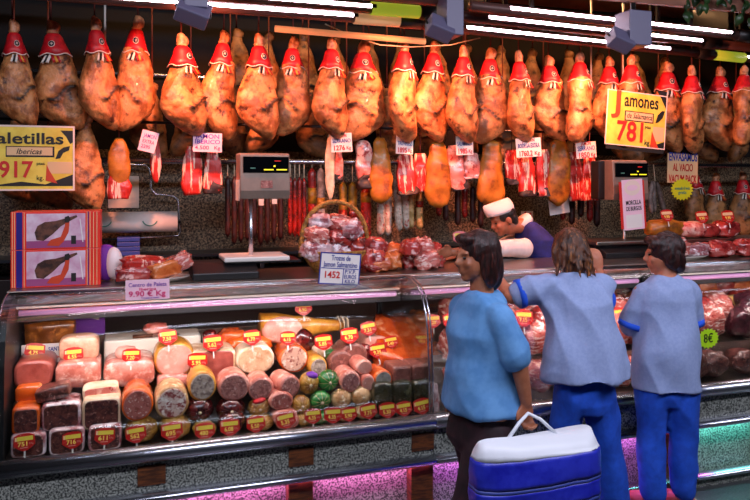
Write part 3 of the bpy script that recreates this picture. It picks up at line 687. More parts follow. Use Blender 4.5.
# ------------------------------------------------------------------ cards and signs
def card(name, rect, t, m, label, lines=(), roll=0, cat='sign', frame=None, th=.003, extras=(), group=None, tilt=0, hook=0):
    x0, x1, z0, z1 = RECT(*rect, t); c = Vector(((x0 + x1) / 2, t, (z0 + z1) / 2)); wd, h = x1 - x0, z1 - z0
    r = empty(name, c, (R(tilt), R(roll), 0)); tag(r, label, cat, group)
    obj('card', BX(-wd/2, wd/2, -th/2, th/2, -h/2, h/2), m, r, smooth=False)
    if frame:
        fw, fm = frame; bm = NB(); y0, y1 = -th/2 - .002, th/2 + .001
        box(bm, -wd/2 - fw, wd/2 + fw, y0, y1, h/2, h/2 + fw); box(bm, -wd/2 - fw, wd/2 + fw, y0, y1, -h/2 - fw, -h/2)
        box(bm, -wd/2 - fw, -wd/2, y0, y1, -h/2, h/2); box(bm, wd/2, wd/2 + fw, y0, y1, -h/2, h/2)
        obj('frame', bm, fm, r, smooth=False)
    if hook: obj('clip', BX(-.006, .006, th/2, hook, h/2 - .02, h/2 - .008), K['steel_d'], r, smooth=False)
    pm = abs(rect[2] - rect[0]) / wd
    rx, ry = (rect[0] + rect[2]) / 2, (rect[1] + rect[3]) / 2
    for e in extras:                                       # (kind, pixel outline, material, lift)
        pts = [((x - rx) / pm, (ry - y) / pm) for x, y in e[1]]
        obj(e[0], prism(NB(), pts, -th/2 - e[3], -th/2), e[2], r, smooth=False)
    for (s, px, py, hp, mm, wp, *bo) in lines:
        text(r, s, ((px - rx) / pm, -th/2 - .0025, (ry - py) / pm), hp / pm / .70, mm, wp / pm if wp else None, bold=(bo[0] if bo else .012) * hp / pm, shear=bo[1] if len(bo) > 1 else 0)
    return r
def rc(x0, y0, x1, y1): return [(x0, y0), (x0, y1), (x1, y1), (x1, y0)]
pig = [(55, 159), (58, 150), (63, 146), (70, 144), (69, 149), (63, 152), (60, 158)]
card('price_sign', (-24, 127, 73, 189), 1.06, K['sign_y'], 'yellow framed card headed Paletillas with red price 917, hung over dark hams',
     [('Paletillas', 24, 137, 12, K['ink'], 78, .03), ('Ibericas', 28, 151, 6, K['ink'], 26, .01, .3), ('917', 15, 171.5, 17.5, K['red_ink'], 34, .03), ('ptas', 40, 164, 3.5, K['ink'], 8), ('kg.', 39.5, 180, 5, K['ink'], 7)],
     frame=(.010, K['pale_edge']), extras=(('strip', rc(5, 145, 54, 157), K['ink'], .0006), ('strip', rc(6, 146, 52, 155), K['card_cream'], .0012), ('patch', rc(47, 162, 72, 175), K['card_cream'], .0012), ('printed_ham', pig, K['ink'], .0012), ('printed_ham', [(45, 183), (46, 165), (49, 172), (57, 186)], K['orange_ink'], .0018), ('torn_border', [(-24, 189), (-24, 185), (0, 187), (20, 184), (45, 187), (73, 176), (73, 189)], K['ink'], .0008), ('torn_border', [(60, 127), (66, 134), (70, 142), (73, 140), (73, 127)], K['ink'], .0008)))
card('price_sign', (607, 93.5, 665, 146), 1.02, K['sign_y'], 'tilted yellow card headed Jamones with red price 781, over the far scale',
     [('J', 617, 107, 17, K['orange_ink'], 9, .03), ('amones', 640, 104.5, 11, K['ink'], 34, .02), ('de Salamanca', 638.5, 117, 4.5, K['ink'], 25, .0, .3), ('781', 631.5, 131, 16, K['red_ink'], 26, .03), ('ptas', 647.5, 125, 2.6, K['ink'], 6), ('kg.', 648, 138, 4.5, K['ink'], 6)],
     frame=(.008, K['pale_edge']), roll=4, extras=(('strip', rc(624, 113, 653, 121.5), K['ink'], .0006), ('strip', rc(625, 113.8, 652, 120.6), K['card_cream'], .0012), ('patch', rc(653, 124, 664, 136), K['card_cream'], .0012), ('printed_ham', [(655, 121), (657, 114), (661, 110), (664, 110), (662, 116), (658, 120)], K['ink'], .0012), ('printed_ham', [(651, 141), (652, 128), (655, 134), (660, 143)], K['orange_ink'], .0018), ('torn_border', [(607, 146), (608, 142), (625, 144.5), (645, 143), (665, 136), (665, 146)], K['ink'], .0008), ('torn_border', [(655, 93.5), (660, 100), (665, 108), (665, 93.5)], K['ink'], .0008)))
card('pink_sign', (140, 131, 157, 152), 1.22, K['card_pink'], 'small pink card tilted on the narrow red marbled piece', [('JAMON', 149, 136, 4, K['violet_ink'], 13), ('EXTRA', 148.5, 142, 3.6, K['pink_ink'], 12), ('2295', 147, 147.5, 3.6, K['pink_ink'], 9)], roll=14, hook=.12)
card('pink_sign', (193, 133, 222, 152), 1.22, K['card_pink'], 'pink card lettered jamon iberico over two red ham halves', [('JAMON', 207.5, 136.5, 4.6, K['violet_ink'], 24), ('IBERICO', 207.5, 142, 4.2, K['violet_ink'], 25), ('4.500', 202, 148, 3.8, K['pink_ink'], 14), ('Kg', 217, 148, 3.4, K['pink_ink'], 6)], roll=1, hook=.12)
WL = [((331, 133, 352, 152), ('JAMON', 'SERRANO', '1276'), 'white price card over the slim pink piece above the basket', -3), ((396, 136, 413, 154), ('JAMON', 'TREVELEZ', '1895'), 'white price card on the red marbled half above the cream sausages', 2), ((456, 136, 473, 155), ('JAMON', 'SALAMANCA', '1985'), 'white price card on the short pink half above the server\'s arm', -2), ((516, 138, 541, 157), ('JAMON', 'BODEGA EXTRA', '1760.2'), 'wide white price card over the pair of streaky slabs', -4), ((576, 142, 596, 158), ('JAMON', 'SERRANO', '1850'), 'white price card over the red halves beside the far scale', -5)]
for rect, (a, b, c), lab, rl in WL:
    x0, y0, x1, y1 = rect; mx = (x0 + x1) / 2; wd = x1 - x0; h = y1 - y0
    card('white_sign', rect, 1.20, K['card_white'], lab, [(a, mx, y0 + h * .16, 3.2, K['red_ink'], wd * .5), (b, mx, y0 + h * .42, 3.8, K['blue_ink'], wd * .86), (c, mx - wd * .14, y0 + h * .78, 4.6, K['red_ink'], wd * .52, .03), ('Kg', mx + wd * .32, y0 + h * .78, 3.2, K['red_ink'], wd * .2)], roll=rl, group='white price cards on the cut hams', hook=.14)
card('shop_sign', (667, 154, 697.5, 183), 1.30, K['card_cream'], 'cream card lettered envasamos al vacio, vacum pack, by the far wall', [('ENVASAMOS', 682.5, 159.5, 6.5, K['blue_ink'], 28, .03), ('AL VACIO', 682.5, 168, 6, K['red_ink'], 20, .02), ('VACUM PACK', 682.5, 177.5, 6.5, K['red_ink'], 28, .03)], roll=1.5, frame=(.005, K['wood_brown']))
def star(name, cx, cy, rp, t, m, label, n=20, txt=(), asp=.8):
    c = P(cx, cy, t); pm = 1 / (P(cx + 1, cy, t).x - c.x)
    r = empty(name, c); tag(r, label, 'sign')
    pts = [((rp if i % 2 else rp * .82) / pm * math.cos(math.pi * i / n), asp * (rp if i % 2 else rp * .82) / pm * math.sin(math.pi * i / n)) for i in range(2 * n)]
    obj('card', prism(NB(), pts, -.0015, .0015), m, r, smooth=False)
    for (s, dx, dy, hp, mm, wp) in txt: text(r, s, (dx / pm, -.004, -dy / pm), hp / pm / .7, mm, wp / pm, bold=.0004)
    return r
star('star_sign', 682, 189.5, 11.5, 1.27, K['star_y'], 'yellow starburst card under the vacuum pack card', txt=(('envasado al vacio', 0, -1, 2.4, K['wreath'], 15), ('gratis', 0, 2.5, 2.4, K['wreath'], 8)))
card('hanging_banner', (620, 181, 645, 228), .82, K['red_ink'], 'red and white hanging paper lettered morcilla de burgos below the far scale', [('MORCILLA', 633, 203, 3.6, K['ink'], 15, .02), ('DE BURGOS', 633.2, 208, 3.4, K['ink'], 15, .02)], roll=-4, tilt=0,
     extras=(('white_field', rc(622.5, 183.5, 643.2, 225.5), K['card_pink'], .0008), ('printed_seal', [(632.8 + 8 * math.cos(k * .3927), 190.5 + 6.5 * math.sin(k * .3927)) for k in range(16)], K['pale_edge'], .0014), ('printed_seal', [(632.8 + 5.5 * math.cos(k * .3927), 190.5 + 2.4 * math.sin(k * .3927)) for k in range(16)], K['card_pink'], .002), ('white_field', rc(625, 213, 641, 224), K['card_white'], .0014)))
# shelf-edge cards
card('price_card', (125.5, 279.5, 169.5, 299.5), .20, K['card_pink'], 'pink handwritten card reading 9.90 Kg before the meat plate', [('Centro de Paleta', 147.5, 284.3, 4.2, K['violet_ink'], 38, .0), ('Iberica', 147.5, 288.8, 2.8, K['pink_ink'], 17), ('9.90 € Kg', 147, 293.8, 5.6, K['pink_ink'], 37, .02), ('Trozos al vacio', 150, 298, 1.8, K['violet_ink'], 18)])
card('price_card', (320.5, 254, 359, 283.5), .315, K['card_white'], 'blue bordered white card reading 1452 leaning before the wicker basket', [('Trozos de', 340, 258.6, 5, K['blue_ink'], 19), ('Jamon Salmantino', 340, 265, 5, K['blue_ink'], 34), ('1452', 332, 275, 6.2, K['red_ink'], 15, .03), ('P.V.P.', 350.5, 271.5, 3.8, K['blue_ink'], 11), ('EUROS', 350.5, 276.3, 3.8, K['blue_ink'], 12), ('KILO', 350.5, 280.7, 3.4, K['blue_ink'], 10)], roll=5,
     frame=(.006, K['blue_ink']), extras=(('printed_rule', rc(343, 268.5, 343.8, 283), K['blue_ink'], .0008), ('printed_rule', rc(321, 268.2, 358.6, 269), K['blue_ink'], .0008)))

# ------------------------------------------------------------------ wall side: paper roll, packs
r = empty('paper_roll', P(135, 222, 1.72)); tag(r, 'white wrapping paper roll printed with green wreaths, lying in its wall holder', 'paper roll')
a, b = P(90, 222, 1.72), P(176, 222, 1.72); L = b.x - a.x
obj('paper', tube(NB(), [(-L/2, 0, 0), (L/2, 0, 0)], .072, 28), K['paper'], r)
for px in (92, 104, 150):
    q = P(px, 215, 1.65) - r.location
    bm = NB(); pts = []
    for k in range(15):
        an = math.pi * (1.1 + .8 * k / 14); x = .05 * math.cos(an); vv = .35 + .75 * math.sin(an) * .9
        pts.append((q.x + x, -.0735 * math.cos(vv), .0735 * math.sin(vv)))
    obj('printed_wreath', tube(bm, pts, .004, 6), K['wreath'], r)
r2 = empty('roll_holder', P(150, 236, 1.74)); tag(r2, 'bent pale metal bar holder around the paper roll', 'holder'); o0 = -r2.location
obj('bent_bar', tube(NB(), [P(x, y, t) for x, y, t in ((60, 163, 1.9), (100, 163, 1.86), (146, 165, 1.8), (150, 170, 1.8), (151, 189, 1.8), (156, 194, 1.8), (174, 196, 1.8), (178, 200, 1.8), (180, 232, 1.8), (178, 236, 1.8), (95, 240, 1.8))], .008, 8), K['chrome'], r2, loc=o0)
obj('spindle', tube(NB(), [P(88, 222, 1.72), P(181, 222, 1.72)], .012, 8), K['steel_d'], r2, loc=o0)
card('wall_paper_sheet', (108, 176, 139, 208), 1.93, K['paper'], 'torn blank white sheet on the wall behind the amber ham chunk', cat='paper')
r = empty('wall_shelf', (0.3, 1.78, 1.38)); tag(r, 'plain steel shelf along the granite wall, low behind the counter', 'shelf')
obj('board', BX(-1.6, 5.5, -.16, .17, -.02, 0), K['steel_d'], r, smooth=False)
for k in (-1.2, .6, 2.4, 4.2): obj('bracket', BX(k, k + .03, -.12, .17, -.12, -.02), K['steel_d'], r, smooth=False)
for k in range(4):
    a = P(117, 254, 1.66); b = P(140, 254, 1.66)
    z = 1.38 + k * .032; tag(obj('flat_pack', BX(a.x, b.x, 1.66, 1.80, z, z + .029), K['blue_pack'], bevel=.004, smooth=False), ('lowest', 'second lowest', 'second highest', 'topmost')[k] + ' flat blue pack stacked under the paper roll', 'pack', 'blue packs under the paper roll')
card('wall_notice', (521, 211, 533, 224), 1.90, K['card_white'], 'small white notice with a red cross mark behind the server\'s vest', cat='sign', extras=(('printed_mark', [(524, 213), (530, 222), (531.5, 221), (525.5, 212)], K['red_ink'], .001), ('printed_mark', [(530, 213), (523.5, 221), (524.6, 222), (531.2, 214)], K['red_ink'], .0016)))
card('hanging_sheet', (549, 199, 569, 214), 1.44, K['card_white'], 'pale sheet hanging just beneath the golden ham by the slabs', cat='paper', roll=-8)

# ------------------------------------------------------------------ things on the counter top
ZT = 1.336
def carton(z0, label):
    x0, x1, _, _ = RECT(10.5, 210, 100.5, 250, .56); wd = x1 - x0; h = .198
    r = empty('ham_carton', ((x0 + x1) / 2, .56, z0)); tag(r, label, 'box', 'printed ham cartons')
    obj('carton', BX(-wd/2, wd/2, 0, .24, 0, h), K['box_red'], r, bevel=.003, smooth=False)
    px = lambda p: (p - 55.5) / 90 * wd
    pz = lambda p: (250 - p) / 40 * h
    def flat(name, pts, m, lift): obj(name, prism(NB(), [(px(x), pz(y)) for x, y in pts], -lift, 0), m, r, smooth=False)
    flat('printed_stripe', rc(16, 210.4, 22, 249.6), K['box_blue'], .001)
    for x in (12, 14.2, 23.5, 86.5, 89.5, 93, 96.5): flat('printed_stripe', rc(x, 210.4, x + .7, 249.6), K['card_cream'], .001)
    flat('printed_stripe', rc(87.5, 210.4, 88.5, 249.6), K['box_blue'], .001)
    flat('printed_picture', rc(26, 212, 85, 248.5), K['box_art'], .001); flat('printed_picture', rc(26, 241, 85, 248.5), K['box_art2'], .0014)
    flat('printed_ham', [(36, 240), (34, 232), (37, 225), (44, 221), (55, 220), (66, 217), (76, 214), (77, 216), (68, 221), (60, 226), (52, 234), (43, 241)], K['print_brown'], .002)
    flat('printed_stand', [(46, 246), (50, 240), (60, 237), (64, 226), (65, 220), (69, 220), (68, 232), (63, 242), (58, 247)], K['orange_ink'], .0025)
    flat('printed_clamp', [(64, 222), (64, 216), (68, 214.5), (70, 218), (68, 222)], K['ink'], .003)
    flat('printed_glass', rc(70.5, 236, 75.5, 245), K['ink'], .002)
    flat('printed_knife', [(79, 218), (80, 218), (83, 243), (82, 243)], K['box_white'], .002)
    return r
carton(ZT, 'red ham carton printed with a sliced ham, lower one of two')
carton(ZT + .199, 'red ham carton printed with a sliced ham, upper one of two')
c = P(107, 282, .70); r = empty('round_pack', (c.x, .72, ZT)); tag(r, 'violet and white rounded pack standing beside the ham cartons', 'pack')
obj('pack', warp(ell(NB(), (0, 0, .105), (.075, .05, .105), 20, 14), .01, 8, 2), K['violet_ink'], r)
obj('white_front', ell(NB(), (.035, -.022, .10), (.05, .045, .09), 16, 10), K['box_white'], r)

def lump(name, p, size, m, label, cat, group=None, seed=0, rot=(0, 0, 0), amp=.22, sc=2.2, parent=None, flat=2.6):
    bm = NB(); ellb = []
    n, mm = 26, 16
    for j in range(mm + 1):
        th = math.pi * (.02 + .96 * j / mm); ring = []
        for i in range(n):
            a = 2 * math.pi * i / n; f = lambda v: math.copysign(abs(v) ** (2 / flat), v)
            ring.append(Vector((f(math.sin(th)) * f(math.cos(a)), f(math.sin(th)) * f(math.sin(a)), f(math.cos(th)))))
        ellb.append(ring)
    loft(bm, ellb); warp(bm, amp, sc, seed); warp(bm, amp * .35, sc * 3.1, seed + 5)
    for v in bm.verts: v.co = Vector((v.co.x * size[0] / 2, v.co.y * size[1] / 2, (v.co.z + 1) * size[2] / 2))
    o = obj(name, bm, m, parent, loc=p, rot=rot)
    if parent is None: tag(o, label, cat, group)
    return o
def settle(o, z):
    """lift a thing so that it rests on height z"""
    e = o.rotation_euler.to_matrix(); lo = min((e @ v.co).z for v in o.data.vertices); o.location.z = max(o.location.z, z - lo + .001)
def lumpR(name, rect, t, depth, m, label, cat, group=None, seed=0, rot=(0, 0, 0), **k):
    x0, x1, z0, z1 = RECT(*rect, t)
    return lump(name, ((x0 + x1) / 2, t + depth / 2, z0), (x1 - x0, depth, z1 - z0), m, label, cat, group, seed, rot, **k)
def plate(rect, t, depth, label, m, name='serving_plate'):
    x0, x1, z0, z1 = RECT(*rect, t); a = (x1 - x0) / 2
    bm = NB(); rings = []
    for rr, z in ((.0, 0), (.7, 0), (.98, .022), (1.0, .026), (.96, .024), (.68, .006), (.0, .006)):
        rings.append([Vector((max(rr, .01) * a * math.cos(2*math.pi*i/28), max(rr, .01) * depth/2 * math.sin(2*math.pi*i/28), z)) for i in range(28)])
    o = obj(name, loft(bm, rings), m, loc=((x0 + x1) / 2, t + depth / 2, z0)); return tag(o, label, 'plate')
o = plate((113, 270, 192, 284), .50, .26, 'pale oval plate of raw ham pieces behind the pink card', K['white']); o.location.z = ZT
for i, (rect, m, lab, rl) in enumerate((((115, 268, 152, 281), 'film_red', 'bagged red ham slab lowest on the plate by the cartons', 0), ((122, 258, 166, 270), 'red_meat', 'long red slab lying on top of the plate', 3), ((150, 266, 182, 282), 'film_orange', 'amber fatty ham slab at the plate front', -12), ((160, 258, 196, 274), 'film_rib', 'pale streaky ham slab jutting up towards the scale', -24))):
    o = lumpR('ham_chunk', rect, .52 + .03 * (i % 2), .13, K[m], lab, 'meat', 'ham pieces on the plate', i + 2, rot=(R(8), R(rl), 0), amp=.26, flat=5)
    settle(o, ZT + .012)
# scale with display on a post
def scale(px, t, head, pan, post, base, label, mirror=False, sticker=True):
    hx0, hx1, hz0, hz1 = RECT(*head, t); x, _, _, _ = RECT(px, 0, px + 1, 1, t)
    r = empty('weighing_scale', (x, t + .08, ZT)); tag(r, label, 'scale', 'weighing scales'); o = -r.location
    obj('display_head', prism_x(NB(), [(t, hz0), (t - .01, hz0 + .05), (t + .01, hz1 - .01), (t + .03, hz1), (t + .17, hz1), (t + .17, hz0)], hx0, hx1), K['scale_grey'], r, loc=o, smooth=False, bevel=.006)
    h = hz1 - hz0; wd = hx1 - hx0
    s = obj('screen', BX(hx0 + wd * .06, hx1 - wd * .03, t - .009, t + .02, hz0 + h * .58, hz1 - h * .08), K['screen'], r, loc=o, smooth=False)
    for a, b, c, d, m in ((.47, .66, .625, .65, 'digits'), (.72, .93, .625, .65, 'digits'), (.66, .70, .70, .73, 'digits'), (.68, .80, .82, .835, 'digits_r'), (.2, .30, .66, .68, 'wreath')):
        obj('readout', BX(hx0 + wd * a, hx0 + wd * b, t - .011, t - .009, hz0 + h * c, hz0 + h * d), K[m], s, smooth=False)
    if sticker:
        obj('sticker', BX(hx0 + wd * .41, hx0 + wd * .64, t - .013, t - .0105, hz0 + h * .24, hz0 + h * .40), K['mauve'], r, loc=o, smooth=False)
        obj('paper_slip', BX(hx0 - .003, hx0, t + .02, t + .16, hz0 - .01, hz0 + h * .42), K['paper'], r, loc=o, smooth=False)
    obj('post', tube(NB(), [(x, t + .08, ZT), (x, t + .08, hz0 + .01)], .014, 12), K['chrome'], r, loc=o)
    a, b, z0, z1 = RECT(*pan, t); z0 = max(z0, ZT + .09)
    obj('pan', BX(a, b, t - .06, t + .22, z0, z0 + .028), K['white'] if sticker else K['steel'], r, loc=o, smooth=False, bevel=.008)
    obj('pan_rim', BX(a + .01, b + .07, t - .03, t + .2, z0 - .012, z0), K['steel_d'], r, loc=o, smooth=False)
    a, b, z0, z1 = RECT(*base, t - .05)
    obj('base', prism_x(NB(), [(t - .12, ZT), (t - .12, ZT + .04), (t + .0, ZT + .085), (t + .2, ZT + .085), (t + .2, ZT)], a, b), K['black'], r, loc=o, smooth=False, bevel=.006)
    return r
scale(253, .66, (240, 153, 290, 199), (223, 253, 288, 262), None, (192, 264, 257, 284), 'grey weighing scale on a chrome post behind the counter glass, near the basket')
scale(631, .90, (613, 160, 648, 200), (592, 243, 644, 249), None, (600, 250, 648, 262), 'grey weighing scale on a post beyond the women, hung with a red banner', sticker=False)
hx0, hx1, hz0, hz1 = RECT(597, 161, 613, 199, 1.02)
tag(obj('scale_printer', BX(hx0, hx1 + .02, 1.0, 1.1, hz0, hz1), K['steel_d'], bevel=.006, smooth=False), 'dark grey box clipped to the side of the far scale', 'printer')

# wicker basket of bagged ham
c = P(338, 280, .70); r = empty('wicker_basket', (c.x, .72, ZT)); tag(r, 'wicker basket with hooped handle, heaped with bagged ham', 'basket')
wb = (P(372, 280, .7).x - P(300, 280, .7).x) / 2
bm = NB(); rings = []
for rr, z in ((.62, 0), (.80, .05), (.95, .10), (1.0, .125), (1.02, .135), (.96, .135), (.9, .10), (.74, .05), (.56, .012)):
    rings.append([Vector((rr * wb * math.cos(2*math.pi*i/32), rr * .15 * math.sin(2*math.pi*i/32), z)) for i in range(32)])
obj('bowl', loft(bm, rings), K['wicker'], r)
hp = []
for k in range(21):
    a = math.pi * k / 20; hp.append((-.02 + wb * .93 * math.cos(a) ** 1 if True else 0, -.02, .10 + .33 * math.sin(a) ** .7))
obj('handle', tube(NB(), hp, .015, 8), K['wicker'], r)
random.seed(5)
BN = (((303, 240, 335, 262), 'film', 'bagged pale ham heaped low at the scale end of the basket'), ((325, 244, 352, 266), 'film', 'bagged ham slices heaped behind the blue bordered card'), ((345, 238, 371, 264), 'film_red', 'bagged red ham at the far end of the basket'), ((306, 226, 330, 246), 'film_rib', 'bagged white streaked ham near the handle foot'), ((327, 230, 356, 247), 'film_red', 'bagged dark ham in the heap middle'), ((328, 215, 356, 233), 'film_rib', 'bagged pink ham on top of the heap'), ((346, 220, 368, 240), 'film', 'bagged ham leaning inside the handle'), ((310, 214, 334, 230), 'film', 'bagged ham under the handle crown'))
for i, (rect, m, lab) in enumerate(BN):
    lumpR('bagged_ham', rect, .60 + .04 * (i % 3), .16, K[m], lab, 'meat', 'bagged hams in the basket', i + 10, rot=(0, R(random.uniform(-14, 14)), 0), amp=.34, sc=2.6)
PILE = [(362, 252, 386, 276), (380, 258, 404, 277), (400, 256, 424, 277), (420, 256, 444, 276), (368, 238, 390, 256), (386, 244, 408, 262), (404, 240, 424, 258), (418, 238, 436, 258), (432, 252, 450, 276), (372, 262, 396, 278)]
for i, rect in enumerate(PILE):
    o = lumpR('bagged_chorizo', rect, .56 + .05 * (i % 3), .13, K[('film_red', 'film_orange', 'film_red', 'film_rib')[i % 4]], ORD[i] + ' bag of red sausage pieces in the heap beside the basket', 'meat', 'bags heaped beside the basket', i + 30, rot=(0, R(random.uniform(-12, 12)), 0), amp=.34, sc=2.8)
    o.location.z = max(o.location.z, ZT)
# far counter top
r = empty('raised_shelf', (P(735, 240, .8).x, .85, ZT)); tag(r, 'raised steel shelf on the far counter top, carrying hams', 'shelf')
a, b = P(664, 238, .8).x, P(800, 238, .8).x; zs = P(720, 238, .8).z; o0 = -r.location
obj('board', BX(a, b, .74, 1.0, zs - .015, zs), K['steel'], r, loc=o0, smooth=False)
for xx in (a + .02, (a + b) / 2, b - .04): obj('leg', BX(xx, xx + .02, .95, .97, ZT, zs - .015), K['steel_d'], r, loc=o0, smooth=False)
for i, (rect, m, lab) in enumerate((((653, 220, 690, 238), 'amber', 'amber ham end on the raised shelf, under the first red tag'), ((682, 222, 712, 238), 'pink_meat', 'pale pink ham on the raised shelf beside the amber end'), ((700, 224, 725, 238), 'film_red', 'red ham piece on the raised shelf, second from the far end'), ((721, 221, 745, 238), 'film_red', 'bright red wrapped ham at the raised shelf\'s far end'))):
    lumpR('ham_piece', rect, .78, .16, K[m], lab, 'meat', 'hams on the raised shelf', i + 50, amp=.16)
o = plate((664, 255, 718, 263), .5, .22, 'white tray of bagged meat on the far counter top', K['white'], 'meat_tray'); o.location.z = ZT
for i, (rect, m, lab) in enumerate((((668, 240, 696, 260), 'film_rib', 'bagged streaky meat on the white tray beside the dark haired woman'), ((690, 246, 716, 260), 'film', 'pale bag of meat at the far rim of the white tray'), ((712, 246, 742, 263), 'film_red', 'shiny red bagged meat on the far counter top'), ((743, 246, 768, 263), 'film_red', 'red bagged meat cut by the picture edge'))):
    o = lumpR('bagged_meat', rect, .53, .15, K[m], lab, 'meat', 'bags on the far counter top', i + 60, amp=.3); o.location.z = max(o.location.z, ZT + (.012 if i < 2 else 0))

# ------------------------------------------------------------------ goods inside the first counter
LOW, HIGH = .60, .79
def log(name, rect, t, ln, rind, face, label, cat, group=None, e=2.0, tilt=0, roll=0, zmin=None, yaw=0, bend=0):
    x0, x1, z0, z1 = RECT(*rect, t)
    if zmin is not None and z0 < zmin: z1 += zmin - z0; z0 = zmin
    a, b = (x1 - x0) / 2, (z1 - z0) / 2
    bm = NB(); rings = []; n = 36
    ed = min(.018, a * .3)
    for y, s in ((0, 1 - ed / a * .55), (ed * .35, 1 - ed / a * .18), (ed, 1), (ln * .5, 1.0), (ln - ed * 2, .99), (ln - ed * .7, .93), (ln, .78)):
        rings.append([Vector((p.x, y, p.z)) for p in superell(a * s, b * s, e, n)])
    loft(bm, rings); warp(bm, a * .05, 3.0 / a * .3, SEED[0]); SEED[0] += 1
    o = obj(name, bm, rind, loc=((x0 + x1) / 2, t, (z0 + z1) / 2), rot=(R(tilt), R(roll), R(yaw)))
    tag(o, label, cat, group)
    if face:
        s = 1 - ed / a * .62; bm = NB()
        loft(bm, [[Vector((p.x, y, p.z)) for p in superell(a * q, b * q, e, n)] for y, q in ((-.0022, s * .9), (-.002, s * .97), (.002, s))])
        obj('cut_face', bm, face, o)
    return o
def ball(name, rect, t, rind, label, cat='cured meat', group=None, ribs=9, depth=.9, zmin=LOW, cap=None):
    x0, x1, z0, z1 = RECT(*rect, t)
    if z0 < zmin: z0 = zmin
    if z1 - z0 < (x1 - x0) * .6: z1 = z0 + (x1 - x0) * .8
    a, b = (x1 - x0) / 2, (z1 - z0) / 2; d = max(a, b) * depth
    bm = NB(); rings = []; n = 45
    for j in range(15):
        th = math.pi * (.03 + .94 * j / 14); ring = []
        for i in range(n):
            q = 2 * math.pi * i / n; g = 1 + .055 * abs(math.sin(q * ribs / 2)) * math.sin(th) - .03
            ring.append(Vector((a * math.sin(th) * math.cos(q) * g, -d * math.cos(th), b * math.sin(th) * math.sin(q) * g)))
        rings.append(ring)
    loft(bm, rings)
    o = obj(name, bm, rind, loc=((x0 + x1) / 2, t + d, (z0 + z1) / 2), rot=(0, R(random.uniform(-15, 15)), 0)); tag(o, label, cat, group)
    bm = NB()
    for k in range(ribs):
        q = 2 * math.pi * k / ribs; pts = []
        for j in range(9):
            th = math.pi * (.05 + .9 * j / 8); pts.append((a * .975 * math.sin(th) * math.cos(q), -d * 1.0 * math.cos(th), b * .975 * math.sin(th) * math.sin(q)))
        tube(bm, pts, .0011, 5)
    obj('string_net', bm, K['string'] if rind in (K['maroon'],) else K['cream_net'], o)
    obj('tied_end', ell(NB(), (0, -d, 0), (.008, .006, .008), 10, 6), K['string_w'], o)
    if cap: obj('paper_cap', ell(NB(), (a * .1, -d * .3, b * .75), (a * .6, d * .6, b * .32), 16, 8), cap, o)
    return o
LOAF = 'pressed dark loaf'
log('dark_loaf', (10, 434, 46, 458), .10, .20, K['film'], K['pudding'], 'film wrapped dark loaf in the bottom corner by the glass end post', 'loaf', e=6, zmin=LOW)
log('dark_loaf', (48, 430, 85, 457), .10, .20, K['film'], K['pudding'], 'film wrapped dark loaf, second along the bottom row from the end post', 'loaf', e=6, zmin=LOW)
log('dark_loaf', (88, 427, 122, 453), .10, .20, K['film'], K['pudding'], 'film wrapped dark loaf between another dark loaf and a netted yellow ball', 'loaf', e=6, zmin=LOW)
B1 = 'netted balls in the bottom row'
ball('netted_meat', (124, 421, 159, 451), .10, K['netted'], 'yellow netted ball beneath the speckled mortadella log', group=B1)
ball('netted_meat', (159, 418, 192, 447), .10, K['netted'], 'yellow netted ball beneath the pale headcheese log', group=B1)
ball('netted_meat', (193, 424, 218, 446), .10, K['netted'], 'darker yellow netted ball beneath a maroon ball', group=B1)
ball('netted_meat', (219, 421, 247, 443), .10, K['maroon'], 'lower maroon ball in the bottom row', group=B1)
ball('netted_meat', (249, 417, 276, 440), .10, K['netted'], 'brown gold ball beneath the red capped one', group=B1)
log('dark_loaf', (11, 407, 40, 435), .13, .20, K['orange_wrap'], K['pudding'], 'dark loaf with orange brown top, second layer by the end post', 'loaf', e=6)
log('dark_loaf', (41, 403, 81, 431), .13, .20, K['film'], K['pudding'], 'wide dark loaf with white rim, carrying a slanted dark slab', 'loaf', e=6)
log('dark_loaf', (82, 398, 121, 430), .13, .20, K['fat'], K['pudding'], 'dark loaf with a thick white fat top, beside the mortadella', 'loaf', e=6)
log('dark_slab', (34, 388, 70, 401), .16, .14, K['pudding'], None, 'thin dark slab lying slanted on the wide dark loaf', 'loaf', e=5, roll=-11)
log('orange_loaf', (14, 386, 42, 404), .24, .10, K['orange_wrap'], None, 'rusty orange wrapped loaf tucked behind the corner loaf', 'loaf', e=4)
log('fat_slab', (82, 387, 119, 399), .20, .14, K['fat'], K['pink_meat'], 'white fat slab lying on the thick white topped loaf', 'loaf', e=5, roll=-3)
log('mortadella_log', (121, 388, 154, 422), .13, .21, K['orange_wrap'], K['mortadella'], 'round reddish mortadella end in an orange wrap', 'sausage')
log('headcheese_log', (155, 386, 189, 420), .13, .21, K['cream_net'], K['headcheese'], 'round white and mauve marbled headcheese end', 'sausage')
ball('netted_meat', (185, 400, 215, 426), .14, K['maroon'], 'dark red ball beneath the yellow rimmed sausage end', group='balls of the second layer')
ball('netted_meat', (217, 400, 247, 424), .14, K['maroon'], 'upper maroon ball under the broad pinkish grey log', group='balls of the second layer')
ball('netted_meat', (249, 400, 272, 420), .14, K['netted'], 'gold ball capped with red paper, under a rosy log', group='balls of the second layer', cap=K['red_paper'])
log('sausage_log', (188, 371, 217, 402), .17, .17, K['yellow_rind'], K['grey_cut'], 'grey marbled sausage end with a bright yellow rim', 'sausage')
log('sausage_log', (218, 373, 250, 402), .17, .17, K['ham_pink'], K['mauve'], 'broad pinkish grey sausage end beside the yellow rimmed one', 'sausage')
log('sausage_log', (248, 377, 274, 401), .17, .17, K['ham_pink'], K['mauve'], 'rosy mauve sausage end between the broad one and a tilted one', 'sausage')
log('sausage_log', (279, 375, 302, 399), .17, .17, K['ham_pink'], K['mauve'], 'tilted pink sausage with mauve end, reaching back to the pale rounds', 'sausage', yaw=14)
